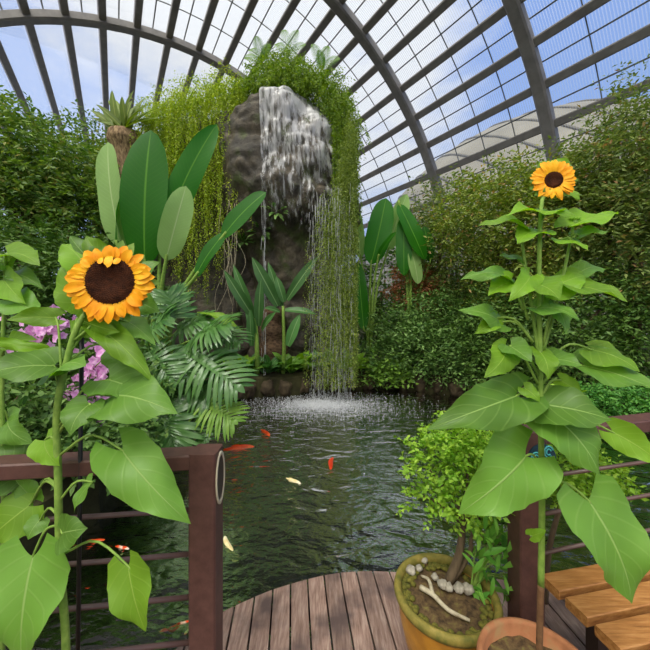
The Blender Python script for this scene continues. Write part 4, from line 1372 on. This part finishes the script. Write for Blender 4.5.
broad_plant('tall broad leafed plant with upright paddle leaves left of the rock', (-2.85, 5.55, 0), 5.4, [
    (145, 264, 151, 130, 44, 5.4, 5.3, (.1, -1, .1), 0, 0),
    (124, 250, 108, 142, 33, 5.5, 5.4, (-.3, -1, .1), 1, 0),
    (160, 252, 217, 124, 27, 5.5, 5.5, (.5, -1, .3), 0, .03),
    (166, 260, 186, 186, 27, 5.2, 5.1, (.5, -1, .1), 1, 0),
    (222, 238, 266, 192, 25, 4.9, 4.8, (-.1, -1, .6), 0, 0),
    (196, 276, 226, 232, 20, 4.95, 4.9, (-.3, -.9, .5), 0, 0),
    (118, 246, 122, 190, 16, 5.35, 5.3, (-.8, -.6, .1), 0, 0),
])
broad_plant('broad leafed plant with tall paddle leaves just right of the waterfall', (1.15, 8.5, .02), 8.5, [
    (371, 264, 386, 198, 25, 8.4, 8.4, (.1, -1, .1), 0, 0),
    (388, 250, 407, 194, 18, 8.6, 8.6, (.4, -1, .1), 1, .04),
    (361, 258, 356, 208, 14, 8.6, 8.6, (-.5, -1, .1), 1, 0),
    (364, 330, 358, 262, 14, 8.2, 8.2, (-.2, -1, .1), 0, 0),
    (378, 258, 396, 232, 12, 8.2, 8.0, (0, -.5, 1), 0, 0),
    (376, 324, 398, 340, 10, 8.2, 8.0, (0, -.6, 1), 1, 0),
])
broad_plant('broad leafed plant with drooping paddle leaves before the reddish shrub', (2.25, 8.6, .02), 8.6, [
    (399, 204, 425, 260, 20, 8.4, 8.2, (.3, -1, .3), 0, -.03),
    (404, 216, 404, 276, 16, 8.4, 8.3, (-.3, -1, .1), 0, 0),
    (411, 250, 418, 284, 14, 8.3, 8.2, (.2, -1, .2), 1, 0),
    (430, 262, 424, 226, 12, 8.6, 8.6, (0, -1, .2), 0, 0),
])


def strap_plant(name, label, base, lst, mat, shape='strap', group=None, wmul=1., cat_='plant', droop=.06):
    base = np.asarray(base, float)
    root = thing(name, label, cat_, base, group)
    for i, (bx, by, tx, ty, wpx, Yb, Yt) in enumerate(lst):
        B, T_ = at(bx, by, Yb), at(tx, ty, Yt)
        b = MB(); blade(b, B, T_, wpx / F * Yb * wmul, (.25 * ((tx - bx) / 30), -.8, .6), shape, fold=.28, droop=droop, ripple=.008, nu=3, nv=14, seed=i)
        b.build('leaf', mat, root, org=base, uv=True)
    return root


q = at(257, 352, 6.9)
r = strap_plant('strap_leaf_plant', 'strap leafed plant on the bank under the waterfall, left clump', q, [
    (254, 318, 224, 270, 11, 6.9, 6.8), (254, 316, 233, 264, 9, 7.0, 7.0), (259, 326, 261, 278, 10, 6.8, 6.7), (252, 346, 250, 310, 8, 6.9, 6.8), (256, 340, 246, 300, 8, 6.9, 6.9), (262, 330, 276, 312, 8, 6.9, 6.6)], 'strap')
MB().tube(bez([(q[0] - .05, 7.15, .03), q, at(256, 318, 6.92)], 10), np.linspace(.06, .035, 10), 8).build('stalk', 'stem', r, org=q)
q = at(284, 346, 7.0)
r = strap_plant('strap_leaf_plant', 'strap leafed plant on the bank under the waterfall, right clump', q, [
    (278, 306, 252, 257, 13, 6.9, 6.8), (282, 306, 268, 262, 9, 7.1, 7.1), (287, 300, 318, 256, 11, 7.0, 7.0), (285, 310, 316, 314, 8, 6.8, 6.7), (288, 346, 300, 314, 11, 6.7, 6.7), (284, 302, 276, 276, 9, 7.0, 7.0), (280, 312, 264, 308, 7, 6.8, 6.6)], 'strap')
MB().tube(bez([(q[0] - .05, 7.2, .03), q, at(283, 306, 7.0)], 10), np.linspace(.05, .03, 10), 8).build('stalk', 'stem', r, org=q)
# reddish trunk behind them
b = MB(); p = at(270, 388, 7.35)
pts = [np.array([p[0], 7.62, 0.02]), np.array([p[0] + .02, 7.6, .5]), np.array([p[0] - .02, 7.62, 1.0]), np.array([p[0] + .05, 7.65, 1.5])]
b.tube(bez(pts, 18), np.linspace(.40, .20, 18) * (1 + .12 * np.sin(np.arange(18) * 1.3)), 18)
o = b.build('tree_stump', 'rust_trunk', org=pts[0]); o.location = pts[0]
tag(o, 'reddish brown fibrous stump behind the strap leafed plants', 'stump')

# nest plant on a fibrous trunk, left of the vines
q = at(126, 134, 7.6)
tb = np.array([q[0], q[1], .0])
rg = np.random.default_rng(51)
root = thing('nest_fern', 'spiky nest shaped plant with a shaggy trunk above the left broad leaves', 'plant', tb)
b = MB(); b.tube(bez([tb, tb + [.05, 0, 2.5], at(124, 190, 7.6), at(126, 150, 7.6), q], 24), np.interp(np.linspace(0, 1, 24), [0, .7, .85, 1], [.22, .26, .40, .36]), 16); b.build('trunk', 'fibre', root, org=tb)
tipsn = [(92, 118), (96, 104), (102, 108), (108, 100), (112, 90), (118, 108), (122, 96), (128, 112), (134, 90), (138, 104), (144, 98), (152, 102), (158, 108), (160, 118), (100, 122), (150, 112), (132, 100), (90, 110), (116, 100), (146, 106)]
for i, tp in enumerate(tipsn):
    e = (rg.random() - .5) * .8
    b = MB(); blade(b, q + [rg.normal() * .08, -.1 + e * .2, -.05], at(tp[0], tp[1], 7.5 + e), .17, (0, -.7, .7), 'strap', fold=.35, droop=.05, ripple=.005, nu=2, nv=10, seed=i)
    b.build('leaf', 'nest', root, org=tb, uv=True)


# philodendron
def split_leaf(b, base, tip, width, face, fingers=11, seed=0, bow=.10):
    base, tip = np.asarray(base, float), np.asarray(tip, float)
    A = tip - base; Ln = np.linalg.norm(A); a = A / Ln
    w_ = nrm(np.cross(np.asarray(face, float), a)); nn_ = np.cross(a, w_)
    rgn = np.random.default_rng(seed)
    n = fingers
    sp = lambda t: base + A * t + nn_ * bow * Ln * 4 * t * (1 - t)
    # broad web along the midrib
    V = []; m = 14
    for i in range(m + 1):
        t = i / m; hw = width * .065 * math.sin(math.pi * (.15 + .8 * t)) ** .8
        V += [sp(t) - w_ * hw + nn_ * hw * .3, sp(t), sp(t) + w_ * hw + nn_ * hw * .3]
    b.add(V, [[i * 3 + k, i * 3 + k + 1, i * 3 + 4 + k, i * 3 + 3 + k] for i in range(m) for k in range(2)])
    for i in range(n):
        t = i / (n - 1)
        h = width / 2 * (.55 + .45 * math.sin(math.pi * (.2 + .55 * t))) * (1 if t < .8 else 1 - (t - .8) * 2.2)
        lean = -.25 + 1.4 * t
        for sg in (-1, 1):
            d = nrm(w_ * sg + a * lean + rgn.normal(size=3) * .07)
            s = sp(t * .94 + .02)
            blade(b, s + nn_ * .005, s + d * h - nn_ * h * (.18 + .1 * rgn.random()), width * .062, nn_, 'strap', fold=.22, droop=.10, ripple=.02, nu=1, nv=8, seed=i + seed)
    d = tip - base
    blade(b, sp(.93), tip + d * .12, width * .10, nn_, 'lance', nu=1, nv=6)


pb = np.array([-2.5, 4.5, .03])
philo1 = [
    (176, 318, 168, 294, 52, 4.3, 4.3, (0, -.6, 1), 0), (150, 335, 168, 318, 60, 4.2, 4.1, (-.2, -.7, .8), 0), (196, 338, 228, 326, 64, 4.2, 4.0, (0, -.6, .9), 0),
    (184, 350, 238, 388, 72, 4.1, 3.8, (.1, -.8, .7), 0), (150, 352, 172, 380, 58, 4.0, 3.8, (-.2, -.8, .6), 0), (202, 402, 234, 422, 54, 3.9, 3.7, (.1, -.7, .7), 1),
    (168, 408, 174, 444, 70, 3.8, 3.6, (0, -.9, .5), 0), (160, 390, 190, 414, 60, 4.0, 3.8, (0, -.7, .8), 0), (202, 362, 234, 354, 46, 4.3, 4.2, (0, -.5, 1), 0), (190, 380, 216, 400, 60, 4.1, 3.9, (0, -.6, .8), 0),
    (140, 318, 130, 300, 44, 4.4, 4.4, (0, -.7, .8), 0), (214, 330, 240, 342, 44, 4.4, 4.2, (0, -.6, .9), 0), (142, 420, 146, 442, 46, 3.7, 3.6, (0, -.9, .5), 0), (178, 330, 204, 322, 50, 4.5, 4.5, (0, -.6, .9), 0),
    (150, 302, 186, 300, 44, 4.6, 4.6, (0, -.7, .8), 0), (196, 318, 222, 340, 50, 4.6, 4.4, (.1, -.7, .8), 0), (170, 360, 200, 378, 64, 4.0, 3.9, (0, -.8, .7), 0), (180, 420, 206, 440, 50, 3.9, 3.7, (.1, -.8, .6), 0), (134, 350, 126, 378, 50, 4.1, 4.0, (-.1, -.8, .6), 0)]
root = thing('split_leaf_plant', 'big philodendron with deeply split fingered leaves on the left bank', 'plant', pb)
for i, (bx, by, tx, ty, wpx, Yb, Yt, fc, tone) in enumerate(philo1):
    B, T_ = at(bx, by, Yb), at(tx, ty, Yt)
    b = MB(); split_leaf(b, B, T_, wpx / F * (Yb + Yt) / 2, fc, 14, i * 7); b.build('leaf', 'philo_y' if tone else 'philo', root, org=pb)
    mid = (pb + B) / 2 + np.array([0, 0, .3]); b = MB(); b.tube(bez([pb, mid, B], 14), np.linspace(.02, .012, 14), 6); b.build('leaf_stalk', 'stem', root, org=pb)
# lone bright leaf by the philodendron
q = at(196, 345, 4.7); q[2] = .02
root = thing('broad_leaf_plant', 'plant with one bright yellow green leaf above the split leaves', 'plant', q)
b = MB(); blade(b, at(198, 312, 4.6), at(243, 332, 4.4), .14, (0, -.6, .9), 'lance', droop=.1, nu=4, nv=12); b.build('leaf', 'sun_leaf_young', root, org=q, uv=True)
b = MB(); b.tube(bez([q, at(196, 340, 4.7), at(198, 312, 4.6)], 12), .012, 6); b.build('leaf_stalk', 'stem', root, org=q)

# ------------------------------------------------------------------ orchids
orch = [((66, 312), (40, 345), 'spray of pink orchids high behind the left sunflower leaves'), ((50, 332), (20, 345), 'spray of pink orchids nearest the left edge'),
        ((102, 360), (80, 395), 'thick spray of pink orchids right of the black stake'), ((112, 345), (92, 380), 'short upper spray of pink orchids behind the sunflower bloom'), ((90, 386), (100, 410), 'lowest spray of pink orchids above the rail')]
proto = None
rg = np.random.default_rng(61)
for i, (tp, mid, lab) in enumerate(orch):
    Yo = 2.75 + .08 * i
    tip = at(*tp, Yo); base = np.array([-2.35 + .05 * i, Yo + .25, .02])
    root = thing('orchid', lab, 'orchid', base, 'pink orchids behind the left sunflower')
    cur = bez([base, at(mid[0], mid[1] + 20, Yo + .1), (tip + at(*mid, Yo)) / 2 + [0, 0, .03], tip], 30)
    MB().tube(cur, .005, 6).build('stem', 'stem', root, org=base)
    for k in range(32):
        t = .50 + .50 * k / 31
        c = cur[min(29, int(t * 29))] + rg.normal(size=3) * [.11, .05, .07]
        b = MB(); fc = nrm([rg.normal() * .5, -1, rg.normal() * .4]); ux = nrm(np.cross([0, 0, 1.], fc)); uy = np.cross(fc, ux)
        r0 = rg.uniform(.036, .05)
        for j in range(5):
            a = j * 1.2566 + 1.57; e = ux * math.cos(a) + uy * math.sin(a)
            blade(b, c, c + e * r0 + fc * r0 * .2, r0 * .85, fc, 'petal', fold=.2, nu=1, nv=4, seed=j)
        b.build('flower', 'orchid', root, org=base)


# ------------------------------------------------------------------ trees, shrubs, ground cover
def tree(name, label, cat_, base, blobs, n, per, leaf, wd, mat, seed, trunk=.1, group=None, branch=True, **kw):
    base = np.asarray(base, float)
    root = thing(name, label, cat_, base, group)
    V, T = sprays(blobs, n, per, leaf, wd, seed, **kw)
    T_ok = V.reshape(-1, 4, 3)[:, :, 2].min(1) > -.35
    V = V.reshape(-1, 4, 3)[T_ok].reshape(-1, 3)
    i = np.arange(len(V) // 4)[:, None] * 4
    T = np.concatenate([i + [[0, 2, 1]], i + [[0, 3, 2]]], 1).reshape(-1, 3)
    mesh_tris('foliage', V, T, mat, root, base)
    if trunk:
        b = MB(); rgt = np.random.default_rng(seed)
        for bl_ in blobs[:7]:
            c = np.array(bl_[:3]); m = base + (c - base) * .5 + np.array([rgt.normal() * .1, rgt.normal() * .1, .15 * (c - base)[2]])
            b.tube(bez([base + rgt.normal(size=3) * [trunk * .3, trunk * .3, 0], m, c], 12), np.linspace(trunk, trunk * .25, 12), 7)
        b.build('trunk', 'bark', root, org=base)
    return root


# left tree wall
tree('tree', 'dense dark green tree filling the upper left corner', 'tree', (-6.6, 7.2, 0), px_blobs([
    (20, 150, 6.8, 40, 34, 1.0), (70, 165, 7.0, 30, 26, 1.0), (10, 200, 6.6, 40, 40, 1.0), (60, 215, 6.8, 40, 40, 1.1), (100, 220, 7.2, 26, 44, .9), (-10, 130, 6.8, 40, 30, 1.0), (40, 185, 6.6, 44, 30, 1.0)]),
     2600, 9, .115, .42, 'tree_left', 71, .14, droop=.35, flat=.4, inner=.5)
tree('tree', 'loose leafed tree behind the spiky nest plant, left of the vines', 'tree', (-5.6, 9.0, 0), px_blobs([(100, 150, 8.6, 22, 26, .8), (80, 180, 8.8, 34, 30, .8), (112, 190, 8.8, 20, 40, .8), (92, 132, 8.8, 12, 10, .5)]), 800, 8, .12, .4, 'tree_left', 72, .1, droop=.3)
tree('shrub', 'shadowy shrub low on the left behind the sunflower bloom', 'shrub', (-4.9, 5.6, 0), px_blobs([(30, 265, 5.4, 50, 36, .7), (80, 280, 5.5, 40, 36, .7), (10, 310, 5.2, 40, 34, .7), (120, 290, 5.8, 30, 34, .6)]), 1500, 8, .10, .4, 'dark_leaf', 73, .08)
tree('shrub', 'dark green shrub on the left bank below the orchids', 'shrub', (-3.1, 3.5, 0), px_blobs([(30, 400, 3.2, 44, 40, .35), (85, 415, 3.3, 34, 34, .3), (10, 355, 3.6, 40, 36, .4), (60, 365, 3.8, 40, 36, .4), (125, 405, 3.6, 30, 34, .3), (110, 370, 3.9, 34, 36, .4), (150, 390, 4.4, 40, 44, .3)]), 1700, 7, .075, .5, 'dark_leaf', 74, .05)
tree('shrub', 'mid green shrub between the orchids and the left rail', 'shrub', (-2.75, 2.9, 0), px_blobs([(15, 430, 2.7, 30, 16, .2), (60, 436, 2.8, 36, 14, .2), (110, 440, 2.9, 30, 12, .2), (20, 395, 2.7, 20, 14, .15)]), 380, 7, .075, .55, 'mid_leaf', 75, .03)
# right side
tree('flowering_shrub', 'tall loose flowering shrub with pinkish tips at the top right corner', 'shrub', (6.2, 6.6, 0), px_blobs([
    (640, 135, 6.0, 30, 26, .6), (600, 165, 6.2, 30, 22, .7), (650, 190, 6.0, 44, 40, .8), (600, 215, 6.2, 40, 34, .8), (640, 250, 6.0, 44, 50, .8)]), 2200, 8, .10, .42, 'tree_right', 81, .09, droop=.2)
tree('flowering_shrub', 'sparse upright sprigs with reddish tips against the sky at the top right', 'shrub', (7.0, 6.9, 0), px_blobs([(618, 108, 6.4, 22, 22, .4), (645, 95, 6.4, 16, 34, .4), (600, 128, 6.4, 26, 16, .4), (640, 130, 6.4, 24, 20, .4)]), 190, 7, .10, .36, 'tree_right', 89, .012, droop=-.15, inner=.1)
tree('flowering_shrub', 'light yellow green shrub behind the small sunflower bloom', 'shrub', (4.6, 7.6, 0), px_blobs([
    (500, 190, 7.2, 34, 20, .7), (545, 185, 7.0, 30, 24, .8), (480, 220, 7.2, 40, 34, .9), (540, 235, 7.0, 44, 40, .9), (575, 200, 7.0, 26, 26, .7), (520, 285, 7.0, 44, 40, .8)]), 2400, 8, .10, .42, 'tree_yellow', 82, .1, droop=.25)
tree('tree', 'dark leafed tree right of the drooping broad leaves', 'tree', (3.2, 9.3, 0), px_blobs([(450, 210, 9.0, 26, 24, .9), (445, 260, 9.0, 30, 44, .9), (475, 280, 8.8, 34, 44, .9), (430, 300, 9.2, 30, 36, .8), (425, 225, 9.6, 14, 40, .5)]), 1500, 8, .12, .42, 'tree_right', 83, .1)
tree('shrub', 'deep green shrub wall behind the right sunflower stem', 'shrub', (4.9, 6.6, 0), px_blobs([(600, 310, 6.2, 60, 44, .7), (540, 330, 6.4, 44, 40, .7), (650, 330, 6.0, 44, 50, .7), (580, 360, 6.2, 60, 30, .6), (500, 330, 6.8, 36, 44, .7)]), 2600, 8, .095, .42, 'dark_leaf', 84, .08)
tree('shrub', 'leafy shrub on the far bank right of the waterfall', 'shrub', (2.3, 7.95, .03), px_blobs([(420, 350, 7.5, 34, 22, .35), (380, 362, 7.7, 24, 14, .3), (455, 350, 7.3, 34, 26, .4), (480, 365, 7.0, 26, 20, .4), (400, 330, 7.8, 24, 20, .35), (440, 320, 7.9, 34, 24, .4)]), 1900, 7, .10, .45, 'mid_leaf', 85, .05)
tree('shrub', 'low pale leafed bush overhanging the water right of the vine curtain', 'shrub', (1.35, 7.75, .03), px_blobs([(382, 370, 7.5, 16, 8, .15), (372, 366, 7.6, 12, 8, .15), (398, 372, 7.45, 12, 6, .12)]), 150, 6, .12, .5, 'philo_y', 77, .03)
tree('shrub', 'reddish brown leafed shrub behind the drooping broad leaves', 'shrub', (2.6, 9.0, .02), px_blobs([(412, 284, 8.9, 24, 12, .3), (425, 295, 8.9, 16, 14, .3)]), 260, 7, .11, .4, 'red_leaf', 86, .05)
tree('hedge', 'low trimmed bright green hedge behind the right rail', 'hedge', (4.9, 5.15, .03), px_blobs([(612, 404, 5.15, 34, 13, .3), (650, 402, 5.15, 34, 14, .3), (690, 402, 5.15, 34, 14, .3), (588, 400, 5.4, 20, 11, .3), (640, 414, 4.9, 36, 8, .15)]), 1500, 6, .06, .6, 'hedge', 87, .03)
tree('shrub', 'shrub spilling over the far bank behind the bonsai', 'shrub', (3.7, 6.6, .03), px_blobs([(500, 385, 6.3, 24, 14, .3), (530, 388, 6.2, 26, 12, .3), (560, 392, 6.0, 26, 12, .3)]), 500, 7, .09, .45, 'dark_leaf', 88, .04)
# far backdrop trees
for i, (px, py, Y, rx, rz, lab) in enumerate([
        (30, 260, 12, 60, 90, 'background tree deep behind the upper left tree'), (125, 250, 13, 50, 70, 'background tree deep behind the left broad leaves'),
        (385, 290, 12, 40, 60, 'background tree deep behind the plants right of the waterfall'), (450, 280, 12.5, 44, 74, 'background tree deep behind the far bank shrubs'), (540, 240, 12, 60, 76, 'background tree deep behind the small sunflower bloom'), (630, 220, 10.5, 70, 90, 'background tree deep behind the top right shrub')]):
    c = at(px, py, Y)
    tree('tree', lab, 'tree', (c[0], c[1], 0), px_blobs([(px, py, Y, rx, rz, 1.2), (px - rx * .5, py + rz * .6, Y, rx * .8, rz * .6, 1.), (px + rx * .5, py + rz * .6, Y, rx * .8, rz * .6, 1.)]), 1100, 8, .17, .45, 'dark_leaf', 90 + i, .14)

# rosettes along the far bank
gc = [((238, 368), 'low leafy plant at the left foot of the strap leaves'), ((252, 378), 'low pale leafed plant at the water below the stump'), ((290, 372), 'low plant with yellow green leaves right of the stump'), ((308, 364), 'arching low plant left of the falling water'), ((268, 366), 'striped leaf plant hugging the stump foot'), ((330, 372), 'small plant behind the splash'), ((352, 376), 'small bright leafed plant at the foot of the right vine curtain'), ((222, 350), 'leafy plant between the split leaves and the strap leaves'),
      ((246, 362), 'pale leafed plant right beside the tips of the split leaves'), ((300, 376), 'low bright plant at the water edge left of the vine curtain'), ((318, 366), 'low plant half behind the falling streams'), ((278, 378), 'pale plant at the water edge in front of the strap leaf stalk')]
for i, ((px, py), lab) in enumerate(gc):
    Y = 7.08 + .08 * (i % 3) + (.45 if px > 295 else 0); q = at(px, py + 8, Y); q[2] = .04
    if fronty(q[0], .3) and fronty(q[0], .3) < Y + .1: q[1] = fronty(q[0], .3) - .1
    root = thing('ground_plant', lab, 'plant', q, 'low plants on the far bank')
    rg = np.random.default_rng(100 + i)
    for k in range(20):
        a = rg.uniform(0, 6.28); l = rg.uniform(.34, .66)
        d = np.array([math.cos(a), .7 * math.sin(a), rg.uniform(.2, 1.3)]); d = nrm(d)
        b = MB(); blade(b, q + d * .05, q + d * l + [0, 0, -.03], l * .3, (0, -.4, 1), 'lance', fold=.15, droop=.14, nu=2, nv=8, seed=k)
        b.build('leaf', ('sun_leaf_young', 'strap', 'sun_leaf')[i % 3], root, org=q, uv=True)

# ------------------------------------------------------------------ koi
def koi_parts(mat):
    """one fish, half a metre long, nose towards +x, at the origin"""
    b = MB(); n = 18; V = []; seg = 14
    xs = np.linspace(.24, -.19, n)
    for i, x in enumerate(xs):
        t = i / (n - 1)
        r = .052 * (math.sin(math.pi * (.08 + .80 * t ** .75)) ** .8) if t < .97 else .012
        if i == 0: r = .012
        cy = .018 * math.sin(t * 5.0)
        for k in range(seg):
            a = 2 * math.pi * k / seg
            V.append((x, cy + r * .85 * math.cos(a), r * 1.1 * math.sin(a)))
    Fc = [[i * seg + k, i * seg + (k + 1) % seg, (i + 1) * seg + (k + 1) % seg, (i + 1) * seg + k] for i in range(n - 1) for k in range(seg)]
    Fc += [list(range(seg))[::-1], [(n - 1) * seg + k for k in range(seg)]]
    b.add(V, Fc)
    fins = []
    for nm, base, tip, wd, fc in (('tail_fin', (-.17, -.015, 0), (-.30, -.04, .01), .10, (0, .35, 1)), ('pectoral_fin', (.11, .035, -.01), (.06, .12, -.02), .05, (0, 0, 1)), ('pectoral_fin', (.11, -.03, -.01), (.06, -.11, -.02), .05, (0, 0, 1)), ('dorsal_fin', (.08, .006, .05), (-.08, .0, .055), .03, (0, 1, .2))):
        f = MB(); blade(f, base, tip, wd, fc, 'petal', fold=.05, droop=.02, ripple=.02, nu=2, nv=6); fins.append((nm, f))
    return b, fins


bm_, fins = koi_parts('koi_orange')
koi_me = {}


def koi(px, py, mat, rz, size, lab):
    Y = (H - WATER) * F / (py - HORIZON); p = at(px, py, Y)
    root = thing('koi', lab, 'fish', (p[0], p[1], WATER - (.11 if mat == 'koi_brown' else .022)), 'koi in the pond')
    root.rotation_euler = (0, 0, math.radians(rz)); root.scale = (size,) * 3
    if mat not in koi_me:
        bd = bm_.build('body', mat, root)
        fs = [f.build(nm, mat, root) for nm, f in fins]
        koi_me[mat] = [bd] + fs
    else:
        for s in koi_me[mat]:
            c = s.copy(); COL.objects.link(c); c.parent = root


koi(237, 448, 'koi_orange', 10, 1.0, 'bright orange koi right of the left post top, near the far left')
koi(265, 432, 'koi_orange', -60, .8, 'orange koi nearest the split leaf plant')
koi(331, 464, 'koi_red', 80, .8, 'red koi in the middle of the pond')
koi(386, 430, 'koi_brown', 5, .9, 'dull orange koi at the right of the splash')
koi(292, 480, 'koi_pale', -40, .62, 'pale cream koi left of the red one in mid pond')
koi(229, 545, 'koi_pale', 120, .6, 'pale koi just right of the left post')
koi(188, 498, 'koi_yellow', 90, .36, 'small yellow koi just left of the left post behind the top rod')
koi(92, 541, 'koi_orange', 5, .52, 'orange koi seen between the left rods near the sunflower stem')
koi(120, 547, 'koi_pied', -20, .5, 'orange and white koi beside the orange one behind the left rods')
koi(182, 623, 'koi_pied', 8, .42, 'orange and white koi at the foot of the left post')
koi(234, 480, 'koi_red', -10, .40, 'small reddish koi below the bright orange one')
koi(292, 431, 'koi_brown', 4, 1.1, 'brownish koi under the front edge of the splash')
koi(240, 500, 'koi_brown', 20, .8, 'dim brown koi deep right of the left post')
